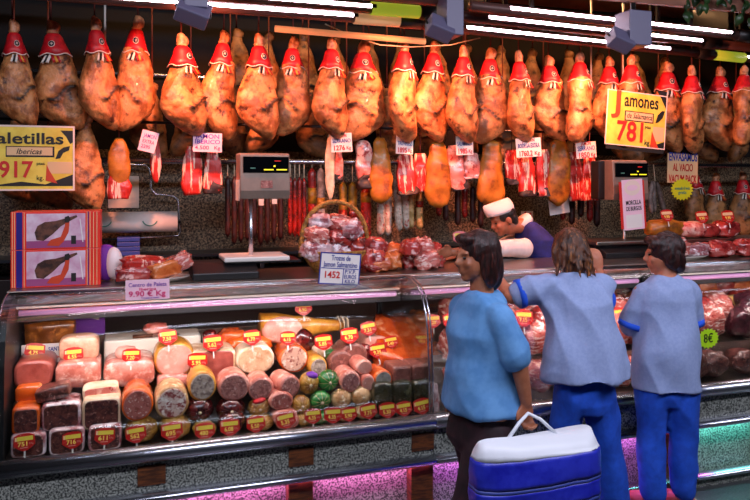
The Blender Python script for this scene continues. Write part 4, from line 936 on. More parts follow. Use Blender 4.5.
log('sausage_log', (269, 392, 294, 411), .14, .20, K['ham_pink'], K['mortadella'], 'pink spotted sausage end, topmost of three stacked in a column', 'sausage', 'column of three pink sausages')
log('sausage_log', (273, 410, 298, 425), .12, .20, K['ham_pink'], K['mortadella'], 'pink sausage end, middle of three stacked in a column', 'sausage', 'column of three pink sausages', e=2.6)
log('sausage_log', (276, 424, 300, 438), .11, .20, K['ham_pink'], K['mortadella'], 'pink sausage end, lowest of three stacked in a column', 'sausage', 'column of three pink sausages', e=2.6, zmin=LOW)
B2 = 'small netted balls in the middle of the counter'
for rect, t, m, lab in (((294, 397, 312, 417), .13, 'netted', 'upper golden ribbed ball next to the column of three pink sausages'), ((296, 415, 314, 435), .11, 'netted', 'lower golden ribbed ball next to the column of three pink sausages'),
        ((312, 393, 333, 413), .13, 'green', 'green netted ball in the middle of the column of three'), ((315, 413, 334, 432), .11, 'green', 'lowest green netted ball at the front edge'), ((320, 372, 341, 394), .16, 'green', 'topmost and largest green netted ball'),
        ((301, 374, 321, 397), .16, 'netted', 'golden ball with a magenta patch, above the golden ribbed ones'), ((333, 391, 354, 411), .13, 'cream_net', 'cream ribbed ball just past the green column'), ((353, 388, 374, 408), .13, 'cream_net', 'cream ribbed ball beside the clear packs'),
        ((337, 410, 356, 429), .11, 'cream_net', 'lower cream ball under the first cream one'), ((356, 407, 375, 426), .11, 'cream_net', 'lower cream ball beside the clear packs')):
    ball('netted_ball', rect, t, K[m], lab, group=B2, cap=K['violet_ink'] if 'magenta' in lab else None)
log('sausage_log', (340, 371, 361, 393), .16, .18, K['ham_pink'], K['mauve'], 'rosy round sausage end beside the topmost green ball', 'sausage')
log('sausage_log', (361, 375, 375, 392), .16, .18, K['ham_pink'], K['ham_cut'], 'small pale pink sausage end, lower of two', 'sausage')
log('sausage_log', (356, 360, 373, 375), .19, .16, K['ham_pink'], K['ham_cut'], 'small pale pink sausage end, upper of two', 'sausage')
log('sausage_log', (374, 370, 393, 389), .16, .18, K['orange_wrap'], K['sausage_g'], 'grey and white sausage end in an orange wrap', 'sausage')
log('square_loaf', (393, 366, 412, 388), .16, .18, K['liver'], K['liver'], 'square brown pressed loaf end, first of two above the clear packs', 'loaf', e=7)
log('square_loaf', (412, 364, 431, 386), .16, .18, K['liver'], K['liver'], 'square brown pressed loaf end, second of two above the clear packs', 'loaf', e=7)
for i, rect in enumerate(((374, 390, 393, 426), (394, 388, 413, 423), (414, 386, 432, 420))):
    log('clear_pack', rect, .11, .12, K['dark_pack'], None, ('first', 'second', 'third')[i] + ' dark greenish clear pack standing after the cream balls', 'pack', 'clear packs at the front edge', e=6, zmin=LOW)
lumpR('plastic_bag', (432, 384, 441, 418), .12, .08, K['film'], 'crumpled clear bag squeezed against the end glass', 'bag', seed=4, amp=.3)

# third layer
log('ham_block', (13, 361, 53, 389), .345, .30, K['ham_rose'], K['ham_rose'], 'dark rosy boiled ham block at the end post', 'ham', e=3.5, zmin=HIGH + .001)
log('ham_block', (55, 362, 101, 388), .345, .28, K['ham_pink'], None, 'pink boiled ham block beneath the beige loaf', 'ham', e=4, zmin=HIGH + .001)
log('ham_block', (103, 361, 155, 387), .345, .28, K['ham_pink'], None, 'long pink boiled ham block before the white board', 'ham', e=4, zmin=HIGH + .001)
log('ham_block', (157, 375, 190, 391), .345, .20, K['ham_pink'], None, 'flat pink boiled ham beneath the half round cut ham', 'ham', e=4, zmin=HIGH + .001)
log('cut_ham', (154, 343, 195, 377), .38, .22, K['yellow_rind'], K['ham_cut'], 'half round cut boiled ham with domed top and smooth pink face', 'ham', e=2.5, zmin=HIGH + .06)
log('cut_ham', (190, 350, 236, 382), .37, .24, K['pale'], K['ham_rose'], 'square cut ham with mauve face and yellowish top', 'ham', e=7, zmin=HIGH + .001)
log('cut_round', (236, 345, 275, 375), .36, .22, K['fat'], K['pale'], 'large round pale beige cut sausage end', 'sausage', zmin=HIGH + .001, e=2.2)
log('cut_round', (279, 345, 309, 373), .36, .22, K['orange_wrap'], K['mottled'], 'mottled round cut sausage with red rim beside the pale round', 'sausage', zmin=HIGH + .001)
log('grey_log', (309, 357, 328, 377), .30, .2, K['yellow_rind'], K['grey_cut'], 'grey speckled round end with a yellow wrap, above the green ball', 'sausage')
log('liver_round', (329, 351, 355, 377), .33, .2, K['liver'], K['liver'], 'lower lobe of the pair of smooth brown pate ends', 'sausage')
log('liver_round', (340, 343, 368, 371), .345, .2, K['liver'], K['liver'], 'higher larger one of the pair of smooth brown pate ends', 'sausage')
lumpR('pale_cheese', (315, 346, 334, 361), .42, .12, K['fat'], 'white wrapped lump with a green corner between sausage ends', 'cheese', seed=3, amp=.15)
lumpR('green_pack', (326, 350, 339, 361), .38, .06, K['green'], 'bright green scrap of packaging beside the white wrapped lump', 'pack', seed=4, amp=.2)
log('pink_block', (365, 336, 388, 353), .50, .2, K['ham_cut'], None, 'pale pink block leaning on the orange vacuum pack', 'ham', e=4, roll=8)
lumpR('maroon_round', (292, 330, 316, 357), .48, .10, K['maroon'], 'netted maroon and gold round standing by the big cut ham', 'cured meat', seed=8, amp=.08, flat=2)
lumpR('orange_roll', (219, 331, 248, 352), .55, .16, K['salmon'], 'bright orange cured roll behind the pale round', 'cured meat', seed=1, amp=.2)
lumpR('orange_roll', (228, 338, 274, 356), .48, .14, K['orange_wrap'], 'long orange wrapped roll just behind the pale round', 'cured meat', seed=9, amp=.2)
lumpR('dark_ball', (203, 331, 218, 346), .55, .08, K['maroon'], 'small dark round peeping over the square cut ham', 'cured meat', seed=5, amp=.1)
# big cut ham with shank
x0, x1, z0, z1 = RECT(262, 313, 346, 341, .56)
r = empty('whole_ham', ((x0 + x1) / 2, .60, z0)); tag(r, 'big golden ham leg lying down, pale cut face towards the end post, shank tied', 'ham')
wd = x1 - x0; h = z1 - z0; rings = []
for j in range(18):
    u = j / 17; x = -wd/2 + wd * u
    a = h * .52 * (1.0 if u < .12 else 1 - .72 * ((u - .12) / .88) ** 1.1) * (1 if j < 17 else .6)
    rings.append([Vector((x, a * 1.05 * math.cos(2*math.pi*i/24) + .02, h * .50 - .02 * u + a * math.sin(2*math.pi*i/24))) for i in range(24)])
obj('rind', warp(loft(NB(), rings), .008, 14, 2), K['yellow_rind'], r)
obj('cut_face', ell(NB(), (-wd/2 + .115, -.055, h * .47), (.12, .052, h * .47), 22, 12), K['ham_cut'], r)
obj('shank_string', tube(NB(), [(wd * .42 + .006 * k, .02 + .045 * math.cos(k * 1.5), h * .47 + .045 * math.sin(k * 1.5)) for k in range(14)], .004, 6), K['string_w'], r)
# orange vacuum slab at the glass joint
x0, x1, z0, z1 = RECT(363, 326, 432, 368, .46)
bm = NB(); box(bm, -.5, .5, -.5, .5, -.5, .5); bmesh.ops.subdivide_edges(bm, edges=bm.edges, cuts=7, use_grid_fill=True)
for v in bm.verts:
    rr = max(.55, 1 - .5 * abs(v.co.x) ** 4 * 8); v.co = Vector((v.co.x * .30, v.co.y * .42 * (1 if abs(v.co.x) < .4 else .9), v.co.z * .09 * rr))
warp(bm, .02, 7, 3)
o = obj('cured_slab', bm, K['salmon'], loc=((x0 + x1) / 2 + .02, .54, (z0 + z1) / 2 - .01), rot=(R(24), R(22), R(-10))); tag(o, 'big orange vacuum packed slab sloping down towards the glass joint', 'cured meat')
lumpR('packed_fish', (352, 346, 376, 366), .40, .12, K['film_red'], 'dark red vacuum pack edge under the pink block', 'pack', seed=12, amp=.2)
# back row
x0, x1, z0, z1 = RECT(24, 323, 74, 361, .62)
r = empty('packed_bacon', ((x0 + x1) / 2, .66, max(z0, HIGH))); tag(r, 'brown packaged meat in a clear pack with white printed band, back corner', 'pack')
bm = BX(-.5, .5, -.5, .5, 0, 1); bmesh.ops.subdivide_edges(bm, edges=bm.edges, cuts=6, use_grid_fill=True)
for v in bm.verts: v.co = Vector((v.co.x * (x1 - x0), v.co.y * .09, v.co.z * (z1 - max(z0, HIGH))))
obj('meat', warp(warp(bm, .02, 9, 2), .012, 22, 4), K['brown_bacon'], r)
obj('printed_band', BX(-.13, .13, -.075, -.068, .0, .10), K['card_white'], r, smooth=False)
text(r, 'SANTA FE', (.05, -.077, .07), .03, K['blue_ink'], .10, bold=.0006)
text(r, 'producto', (.06, -.077, .03), .022, K['red_ink'], .09, bold=.0004)
log('beige_loaf', (58, 337, 99, 361), .44, .14, K['beige'], None, 'beige pressed meat loaf resting on the pink ham block', 'loaf', e=4)
x0, x1, z0, z1 = RECT(104, 335, 201, 359, .62)
r = empty('cutting_board', ((x0 + x1) / 2, .72, HIGH + .002)); tag(r, 'thick white cutting block behind the ham blocks', 'cutting board')
obj('board', BX(-(x1 - x0)/2, (x1 - x0)/2, -.10, .12, 0, z1 - HIGH - .02), K['board'], r, bevel=.01, smooth=False)
zb = z1 - .02
r = empty('knife', P(143, 340, .64)); r.location.z = zb; tag(r, 'brown handled knife lying on the white cutting block', 'knife')
obj('handle', rail(NB(), -.01, .012, .002, .024, -.055, .055, 10), K['wood_brown'], r)
obj('blade', prism(NB(), [(.05, .008), (.05, .016), (.19, .016), (.20, .010)], -.01, .012), K['steel'], r, smooth=False)
lumpR('pink_ham_end', (115, 348, 137, 362), .40, .10, K['ham_cut'], 'small pink ham end on the long ham block, before the white cutting block', 'ham', seed=6, amp=.1)
o = lumpR('ham_scrap', (144, 316, 168, 327), .70, .08, K['pink_meat'], 'pink meat scrap high at the back of the case above the cutting block', 'meat', seed=6, amp=.3); o.location.z = zb + .001
x0, x1, z0, z1 = RECT(48, 302, 105, 322, .89)
r = empty('printed_pack', ((x0 + x1) / 2, .905, 1.0)); tag(r, 'violet and white printed pack behind the glass, beneath the ham cartons', 'pack')
obj('pack', BX(-(x1 - x0)/2, (x1 - x0)/2, -.02, .02, 0, z1 - 1.0), K['violet_ink'], r, bevel=.006, smooth=False)
obj('printed_cross', prism(NB(), [(-.12, .09), (-.12, .12), (.12, .19), (.12, .16)], -.0225, -.02), K['card_white'], r, smooth=False)
obj('printed_cross', prism(NB(), [(-.12, .16), (-.12, .19), (.12, .12), (.12, .09)], -.024, -.02), K['card_white'], r, smooth=False)
# chicken pieces past the joint
for i, rect in enumerate(((408, 338, 434, 366), (411, 324, 436, 346), (413, 312, 436, 330), (432, 346, 452, 370))):
    lumpR('chicken_pack', rect, .62 - .06 * (i == 0) + .04 * (i == 2), .16, K['film_orange'], ('lowest', 'middle', 'topmost', 'outlying')[i] + ' orange bagged chicken in the stack at the glass joint', 'meat', 'bagged chicken at the glass joint', i + 80, amp=.25)

# ------------------------------------------------------------------ goods in the second and third counters
C2 = []
for i, (x, m) in enumerate(((448, 'film_rib'), (474, 'film_red'), (503, 'film_rib'), (530, 'film_rib'), (556, 'film_red'), (584, 'film_rib'), (612, 'film_rib'), (634, 'film_rib'), (660, 'film_red'), (686, 'film_rib'), (706, 'film_rib'), (738, 'film_dark'), (766, 'film_dark'))):
    C2.append(((x + 2, 366 - (x - 440) * .02, x + 26, 398 - (x - 440) * .045), .14, .18, m, LOW))
    C2.append(((x - 2, 338 - (x - 440) * .03, x + 23, 372 - (x - 440) * .03), .35, .17, m if i % 3 else 'film_rib', HIGH))
    C2.append(((x + 4, 318 - (x - 440) * .03, x + 29, 346 - (x - 440) * .03), .44, .18, 'film_red' if i % 2 else 'film_rib', HIGH + .09))
    C2.append(((x - 2, 300 - (x - 440) * .03, x + 23, 326 - (x - 440) * .03), .60, .2, ('film_rib', 'film_orange', 'film_red')[i % 3], HIGH + .02))
TIER = ('bottom tier', 'second tier', 'third tier', 'topmost tier')
MC = [0, 0, 0, 0]
DESC = {'pudding': 'dark brown', 'film_rib': 'streaky pink', 'film_red': 'deep red', 'film_dark': 'dark purple', 'film_orange': 'orange'}
for k, (rect, t, d, m, zm) in enumerate(C2):
    if rect[0] > 712 and k % 4 in (1, 2): m = 'film_dark'
    if k % 4 == 0 and rect[0] > 640: m = 'pudding'
    j = MC[k % 4]; MC[k % 4] += 1
    o = lumpR('bagged_meat', rect, t, d, K[m], DESC.get(m, 'dark clear') + ' bag, ' + ORD[j] + ' from the glass joint in the ' + TIER[k % 4] + ' behind the women', 'meat', 'bagged meats in the far counter, ' + TIER[k % 4], k, rot=(R(18 if k % 4 else 0), R((-1) ** k * 6), 0), amp=.24)
    settle(o, zm)
for i, x in enumerate((722, 733, 744)):
    a, b, z0, z1 = RECT(x, 296, x + 9, 311, .52)
    o = obj('cheese_wedge', prism(NB(), [(0, 0), (b - a, 0), (b - a, (z1 - z0)), ((b - a) * .4, (z1 - z0) * .9)], 0, .10), K['cheese'], loc=(a, .50, z0), bevel=.004, smooth=False)
    tag(o, ('first', 'second', 'third')[i] + ' yellow cheese wedge in the far counter from the short haired woman', 'cheese', 'cheese wedges in the far counter')
star('star_tag', 708, 338.5, 11, .055, K['star_g'], 'lime starburst price card marked 8 beside the short haired woman', n=18, txt=(('8€', 0, 0, 7, K['ink'], 9),), asp=.75)
for i, (x, m) in enumerate(((445, 'film_red'), (470, 'film_rib'), (600, 'film_orange'), (620, 'film_rib'), (690, 'film_orange'), (708, 'film_orange'), (726, 'film_red'), (744, 'film_orange'))):
    o = lumpR('flat_pack', (x, 271, x + 19, 286), .80, .10, K[m], ORD[i] + ' flat pack on the back sill of the far counter', 'pack', 'flat packs on the back sill', 90 + i, amp=.16); o.location.z = 1.0; o.location.y = .905
    o.scale = (1, .45, 1)

# ------------------------------------------------------------------ red price tags
def price_tag(cx, cy, wpx, t, num, label, roll=0, strip='tag_strip', stick=True, group='red price tags', bright=False):
    pm = 1 / (P(cx + 1, cy, t).x - P(cx, cy, t).x); wd = wpx / pm; h = wd * .84
    r = empty('price_tag', P(cx, cy, t), (R(-16), R(roll), 0)); tag(r, label, 'price tag', group)
    o = [(-.5, -.18), (-.47, .36), (-.25, .47), (0, .5), (.25, .47), (.47, .36), (.5, -.18), (.28, -.38), (.1, -.5), (-.1, -.5), (-.28, -.38)]
    obj('plate', prism(NB(), [(x * wd, z * h) for x, z in o], -.002, .002), K['tag_red'], r, smooth=False)
    obj('name_strip', BX(-.33 * wd, .40 * wd, -.0032, -.002, .08 * h, .32 * h), K[strip], r, smooth=False)
    obj('logo_patch', BX(-.43 * wd, -.34 * wd, -.0032, -.002, .08 * h, .30 * h), K['card_cream'], r, smooth=False)
    text(r, num, (-.06 * wd, -.0035, -.12 * h), h * .34, K['tag_num'], .44 * wd, bold=.0006)
    text(r, '€/Kg', (.31 * wd, -.0035, -.11 * h), h * .15, K['tag_small'], .20 * wd)
    obj('small_print', BX(-.2 * wd, .16 * wd, -.0028, -.002, -.34 * h, -.30 * h), K['tag_small'], r, smooth=False)
    if stick: obj('pin', BX(-.0035, .0035, .002, .005, -h * .9, -h * .3), K['white'], r, smooth=False)
    return r
for cx, cy, wp, t, num, rl, lab in (
    (24.5, 442, 22, .075, '751', -3, 'on the corner loaf by the end post'), (72.5, 440, 21, .075, '716', -2, 'on the second film wrapped dark loaf'), (105, 436, 21, .075, '611', 3, 'on the dark loaf next to the yellow balls'),
    (136, 434, 21, .075, '562', -5, 'on the yellow ball under the mortadella'), (172, 431, 22, .075, '695', -3, 'on the yellow ball under the headcheese'), (205, 431, 20, .075, '480', 0, 'under the dark red ball'),
    (230, 427, 20, .075, '6.08', 0, 'before the maroon balls'), (256, 424, 19, .075, '5.50', -2, 'before the gold ball with red cap'), (286, 420, 19, .075, '5.35', -9, 'on the column of three pink sausages'),
    (313, 416, 17, .07, '4.35', 0, 'before the green balls, first of a close trio'), (333, 415, 18, .07, '4.35', 2, 'before the green balls, middle of a close trio'), (349, 414, 16, .066, '5.90', -2, 'before the cream balls, last of a close trio'), (368.5, 411, 17, .07, '7.75', -5, 'before the second cream ball'),
    (387.5, 410, 17, .075, '5.30', -3, 'on the first clear pack'), (404, 408.5, 16, .075, '4.15', -4, 'on the second clear pack'), (422, 406, 17, .075, '4.15', -8, 'on the third clear pack'),
    (35, 351, 21, .50, '4.75', 7, 'on the printed band of the brown pack'), (73.5, 355, 20, .43, '6.55', -1, 'on the beige loaf'), (131.5, 356, 19, .36, '7.20', 3, 'on the long pink ham block'), (168, 337, 19, .37, '7.50', -3, 'on top of the half round cut ham'),
    (197.5, 361, 20, .34, '5.95', 2, 'between the half round and the square hams'), (213, 343, 20, .365, '5.62', -2, 'on top of the square cut ham'), (252, 337.5, 18, .355, '6.70', -2, 'on top of the large pale round'), (288, 338, 16, .355, '6.15', 2, 'on top of the mottled round'),
    (303.5, 308, 17, .58, '6.90', 0, 'standing above the big golden ham leg'), (323.5, 342, 18, .34, '5.85', -2, 'above the grey speckled round'), (349.5, 335.5, 18, .345, '6.70', -3, 'on the higher brown pate'), (368.5, 328.5, 16, .48, '7.31', -6, 'on the pale pink block'),
    (378, 350.5, 17, .38, '9.35', -5, 'under the pink block, before the orange slab'), (391, 342, 14, .42, '6.40', -6, 'lying on the orange slab'), (433, 321, 15, .50, '5.20', 0, 'on the stack of bagged chicken'), (452, 321, 18, .34, '6.15', -2, 'just past the glass joint'),
    (524, 318, 18, .36, '7.15', 6, 'in the far counter by the walking woman\'s shoulder'), (619, 315, 15, .40, '4.80', -3, 'in the far counter between the two waiting women')):
    price_tag(cx, cy, wp, t, num, 'red price tag ' + lab, rl)
for cx, cy, t, lab in ((667, 215.5, .77, 'on the amber ham of the raised shelf'), (702, 217, .77, 'over the pale pink ham of the raised shelf'), (728, 216.5, .77, 'over the bright red ham of the raised shelf')):
    price_tag(cx, cy, 12, t, '9.90', 'red price tag ' + lab, -2, strip='card_cream')
r = price_tag(460, 237.5, 14, .66, '15.90', 'red price tag on a stem between the bags and the server', 0)
obj('stem', BX(-.004, .004, .003, .008, -(r.location.z - ZT), 0), K['white'], r, smooth=False)

# ------------------------------------------------------------------ people
def ring3(c, lat, fwd, a, b, n=24, e=2.2):
    o = []
    for i in range(n):
        t = 2 * math.pi * i / n; x = math.copysign(abs(math.cos(t)) ** (2/e), math.cos(t)); y = math.copysign(abs(math.sin(t)) ** (2/e), math.sin(t))
        o.append(c + lat * a * x + fwd * b * y)
    return o
def head_m(c, yaw, pitch=0, roll=0): return Matrix.Translation(c) @ Euler((R(pitch), R(roll), R(yaw)), 'XYZ').to_matrix().to_4x4() if not pitch and not roll else Matrix.Translation(c) @ Matrix.Rotation(R(yaw), 4, 'Z') @ Matrix.Rotation(R(pitch), 4, 'X') @ Matrix.Rotation(R(roll), 4, 'Y')
def he(bm, MH, c, r, n=16, m=10): ell(bm, MH @ Vector(c), r, n, m, MH.to_3x3())
def add_head(bm, MH, s=1.0):
    for c, r in (((0, -.012, .025), (.074, .092, .086)), ((0, .028, -.03), (.061, .062, .080)), ((0, .060, -.090), (.028, .024, .022)), ((0, .098, -.020), (.014, .020, .019)), ((0, .090, .004), (.010, .014, .024)),
                 ((0, .086, -.052), (.023, .011, .008)), ((0, .084, -.066), (.021, .011, .008)), ((0, .076, .024), (.046, .016, .011)), ((.032, .07, -.025), (.022, .016, .020)), ((-.032, .07, -.025), (.022, .016, .020)),
                 ((.075, -.006, -.012), (.010, .020, .032)), ((-.075, -.006, -.012), (.010, .020, .032)), ((0, -.02, -.075), (.052, .052, .06))):
        he(bm, MH, Vector(c) * s, [q * s for q in r])
def add_hand(bm, w, d, side, curl=.5, s=1.0):
    """wrist w, pointing d; side = towards the thumb"""
    d = Vector(d).normalized(); side = (Vector(side) - d * Vector(side).dot(d)).normalized(); nrm = d.cross(side).normalized()
    w = Vector(w); rot = Matrix((side, d, nrm)).transposed()
    ell(bm, w + d * .045 * s, (.038 * s, .052 * s, .016 * s), 14, 8, rot)
    for k, (o, l) in enumerate(((.027, .070), (.009, .078), (-.009, .072), (-.027, .057))):
        p = w + d * .082 * s + side * o * s; pts = [p - d * .025 * s, p]; a = 0; q = p
        for f in (.45, .32, .23):
            a += curl * .7; q = q + (d * math.cos(a) - nrm * math.sin(a)) * l * f * s; pts.append(q)
        tube(bm, pts, [.010 * s, .010 * s, .0092 * s, .0085 * s, .0072 * s], 8)
    p = w + d * .025 * s + side * .028 * s
    tube(bm, [p - side * .015 * s, p, p + (side * .75 + d * .6) * .028 * s, p + (side * .9 + d * 1.7 - nrm * .3) * .030 * s], [.012 * s, .012 * s, .0105 * s, .008 * s], 8)
def limb(bm, pts, rad, n=14):
    P_, Q = [], []
    for i in range(len(pts) - 1):
        for k in range(4):
            u = k / 4; P_.append(Vector(pts[i]).lerp(Vector(pts[i+1]), u)); Q.append(rad[i] + (rad[i+1] - rad[i]) * u)
    P_.append(Vector(pts[-1])); Q.append(rad[-1]); tube(bm, P_, Q, n)
    for p, r in zip(pts, rad): ell(bm, p, (r, r, r), 12, 8)
def folds(sc, amp, seed, stretch=(1, 1, .35)):
    def f(co):
        q = Vector((co.x * stretch[0], co.y * stretch[1], co.z * stretch[2])) * sc
        return amp * (noise.noise(q + Vector((seed * 9.1, 0, 0))) + .45 * noise.noise(q * 2.3 + Vector((0, seed * 4.3, 0))))
    return f
def creases(amp, seed, org):
    """sharp cloth folds: ridges that run down and across the back"""
    rot = Matrix.Rotation(R(28), 3, 'Y'); rot2 = Matrix.Rotation(R(-35), 3, 'Y')
    def f(co):
        a = rot @ co; b = rot2 @ co
        n1 = noise.noise(Vector((a.x * 7, a.y * 4, a.z * 1.6)) + Vector((seed, 0, 0))); n2 = noise.noise(Vector((b.x * 6, b.y * 4, b.z * 2.2)) + Vector((0, seed, 3)))
        n3 = noise.noise(Vector((co.x * 12, co.y * 12, co.z * 2.5)) + Vector((seed, 5, 0)))
        low = max(0, min(1, (1.25 - co.z) / .35))
        return amp * ((.5 - abs(n1) * 2.2) * .9 + (.4 - abs(n2) * 2.0) * .8 * (1 - .4 * low) + n3 * .8 * low + .9 * noise.noise(co * 4 + Vector((seed, 1, 1))))
    return f
def person(label, root, torso, legs, arms, MH, neck, lat, fwd, skin='skin', hands=((), ()), feet=None):
    r = empty('person', root); tag(r, label, 'person'); o = -Vector(root)
    bm = NB()
    loft(bm, [ring3(Vector(c), lat, fwd, a, b) for c, a, b in torso])
    limb(bm, [neck, MH @ Vector((0, -.02, -.07))], [.058, .052])
    add_head(bm, MH)
    for a in arms: limb(bm, a, [.050, .040, .027])
    for l in legs: limb(bm, l, [.064, .046, .034])
    for h in hands:
        if h: add_hand(bm, *h)
    for f in feet or (): ell(bm, f[0], (.04, .11, .035), 14, 8, Matrix.Rotation(f[1], 3, 'Z'))
    me = fuse(bm, .0075, 4)
    b = obj('body', me, K[skin], r, loc=o)
    for s in (-1, 1): obj('eye', ell(NB(), (0, 0, 0), (.008, .006, .006), 12, 8), K['eye'], b, loc=MH @ Vector((s * .029, .082, .004)))
    return r, o
V = Vector
# --- woman leaning on the counter, seen from behind
cx, cy = 2.26, -.30
lat = V((.985, -.17, 0)); fwd = V((.17, .985, 0))
def A(x, y, z): return V((cx, cy, 0)) + lat * x + fwd * y + V((0, 0, z))
MHa = head_m(A(-.005, .10, 1.515), -14, -14)
arA = [[A(-.14, .05, 1.31), A(-.345, .07, 1.275), A(-.36, .34, 1.37)], [A(.14, .07, 1.305), A(.23, .20, 1.20), P(599, 273, .02)]]
legA = [[A(-.06, -.01, .80), A(-.09, .01, .45), A(-.105, -.01, .07)], [A(.105, -.0, .80), A(.17, .04, .45), A(.24, .04, .07)]]
wa, oa = person('woman with tousled brown hair in pale blue shirt and blue trousers, leaning on the counter', (cx, cy, 0), [(A(.03, .01, .74), .12, .072), (A(.03, .015, .86), .13, .085), (A(.02, .0, 1.0), .145, .10), (A(.01, .02, 1.18), .155, .11), (A(0, .04, 1.30), .15, .10), (A(0, .05, 1.38), .08, .07)], legA, arA, MHa, A(0, .05, 1.36), lat, fwd,
    hands=((A(-.36, .34, 1.38), (.1, .3, .02), (1, 0, 0), .4), (P(599, 271, .02), (-.03, .02, .3), (-1, 0, 0), .6)), feet=((A(-.115, .04, .05), R(-10)), (A(.24, .11, .05), R(-16))))
bm = NB()
loft(bm, [ring3(c, lat, fwd, a, b) for c, a, b in ((A(.035, -.005, .855), .240, .172), (A(.035, -.005, .93), .228, .163), (A(.025, 0, 1.03), .212, .152), (A(.012, .015, 1.14), .198, .142), (A(.0, .03, 1.24), .20, .135), (A(-.005, .045, 1.315), .188, .112), (A(-.005, .055, 1.365), .12, .085), (A(0, .06, 1.395), .075, .068))])
limb(bm, [A(-.14, .05, 1.315), A(-.285, .065, 1.295)], [.076, .074]); limb(bm, [A(.145, .06, 1.315), A(.21, .16, 1.24)], [.076, .074])
sh = obj('shirt', fuse(bm, .009, 5, creases(.024, 1, 0)), K['shirt'], wa, loc=oa)
obj('sleeve_cuff', tube(NB(), [A(-.282, .065, 1.297), A(-.312, .068, 1.290)], .078, 20), K['cuff'], sh, loc=(0, 0, 0))
obj('sleeve_cuff', tube(NB(), [A(.212, .165, 1.237), A(.226, .19, 1.222)], .078, 20), K['cuff'], sh)
def trousers(lat, fwd, A, hipc, hw, hd, legs, seed, zt):
    bm = NB()
    loft(bm, [ring3(c, lat, fwd, a, b) for c, a, b in ((hipc + V((0, 0, zt)), hw * .78, hd * .78), (hipc, hw * .97, hd * .96), (hipc - V((0, 0, .08)), hw * .98, hd), (hipc - V((0, 0, .14)), hw * .80, hd * .85))])
    for l, rad in legs: limb(bm, l, rad, 18)
    return fuse(bm, .009, 5, creases(.014, seed, 0))
obj('trousers', trousers(lat, fwd, A, A(.035, .0, .80), .172, .112, [([A(-.06, -.01, .76), A(-.09, .01, .42), A(-.105, -.01, .06)], [.098, .086, .075]), ([A(.115, 0, .76), A(.18, .04, .42), A(.25, .04, .06)], [.100, .088, .078])], 2, .08), K['trouser'], wa, loc=oa)
for c, a in ((A(-.11, .04, .045), R(-10)), (A(.25, .11, .045), R(-16))):
    obj('shoe', ell(NB(), (0, 0, 0), (.05, .125, .044), 18, 10, Matrix.Rotation(a, 3, 'Z')), K['shoe_k'], wa, loc=oa + c)
bm = NB(); he(bm, MHa, (0, -.022, .032), (.090, .100, .093)); he(bm, MHa, (0, -.055, -.03), (.082, .055, .10)); he(bm, MHa, (.0, -.06, -.085), (.070, .038, .07)); he(bm, MHa, (.07, -.01, -.02), (.028, .055, .08)); he(bm, MHa, (-.07, -.01, -.02), (.028, .055, .08)); he(bm, MHa, (0, .045, .085), (.06, .05, .03))
random.seed(4)
for k in range(46):
    a = R(random.uniform(195, 345)); z0 = random.uniform(-.06, .06); p = V((math.cos(a) * .080, math.sin(a) * .088 - .02, z0)); l = random.uniform(.05, .11)
    q = p + V((math.cos(a) * .018 + random.uniform(-.012, .012), math.sin(a) * .012, -l * .6)); e = q + V((random.uniform(-.02, .02), random.uniform(-.012, .004), -l * .5))
    tube(bm, [MHa @ p, MHa @ q, MHa @ e], [.014, .011, .004], 6)
obj('hair', fuse(bm, .006, 1, folds(34, .006, 3, (1, 1, .3))), K['hair_b'], wa, loc=oa)

# --- short haired woman, head turned aside
cx, cy = 2.915, -.20
lat = V((.96, -.28, 0)); fwd = V((.28, .96, 0))
MHb = head_m(A(-.005, .02, 1.475), 58, -6)
arB = [[A(-.135, .02, 1.25), A(-.185, .05, 1.03), A(-.11, .14, .98)], [A(.135, .02, 1.25), A(.175, .05, 1.04), A(.09, .14, .99)]]
legB = [[A(-.075, -.01, .76), A(-.085, .0, .44), A(-.085, -.02, .07)], [A(.075, -.01, .76), A(.10, .0, .44), A(.115, -.01, .07)]]
wb_, ob = person('short haired woman in blue grey tunic and blue trousers, head turned aside', (cx, cy, 0), [(A(0, 0, .70), .13, .10), (A(0, 0, .82), .14, .11), (A(0, 0, .98), .14, .10), (A(0, .01, 1.15), .15, .10), (A(0, .01, 1.27), .14, .09), (A(0, .01, 1.34), .08, .06)], legB, arB, MHb, A(0, .01, 1.32), lat, fwd,
    hands=((A(-.11, .14, .98), (.3, .02, 0), (0, 0, 1), .7), (A(.09, .14, .99), (-.3, .0, 0), (0, 0, 1), .7)), feet=((A(-.085, .05, .05), R(-6)), (A(.115, .06, .05), R(-20))))
bm = NB()
loft(bm, [ring3(c, lat, fwd, a, b) for c, a, b in ((A(.005, 0, .705), .190, .145), (A(.005, 0, .83), .186, .145), (A(0, 0, 1.0), .172, .138), (A(0, .005, 1.13), .172, .134), (A(0, .01, 1.22), .175, .125), (A(0, .015, 1.285), .155, .105), (A(0, .02, 1.325), .11, .085), (A(0, .02, 1.355), .066, .062))])
limb(bm, [A(-.125, .02, 1.25), A(-.18, .05, 1.075)], [.074, .070]); limb(bm, [A(.125, .02, 1.25), A(.170, .05, 1.09)], [.072, .068])
sh = obj('tunic', fuse(bm, .009, 5, creases(.019, 5, 0)), K['shirt'], wb_, loc=ob)
obj('sleeve_cuff', tube(NB(), [A(-.179, .049, 1.08), A(-.188, .053, 1.05)], .074, 20), K['cuff'], sh)
obj('sleeve_cuff', tube(NB(), [A(.170, .049, 1.09), A(.176, .053, 1.06)], .072, 20), K['cuff'], sh)
obj('trousers', trousers(lat, fwd, A, A(.0, .0, .755), .155, .106, [([A(-.075, -.01, .72), A(-.09, .0, .42), A(-.085, -.015, .13)], [.098, .084, .072]), ([A(.08, -.01, .72), A(.10, .0, .42), A(.105, -.005, .13)], [.098, .084, .072])], 6, .06), K['trouser'], wb_, loc=ob)
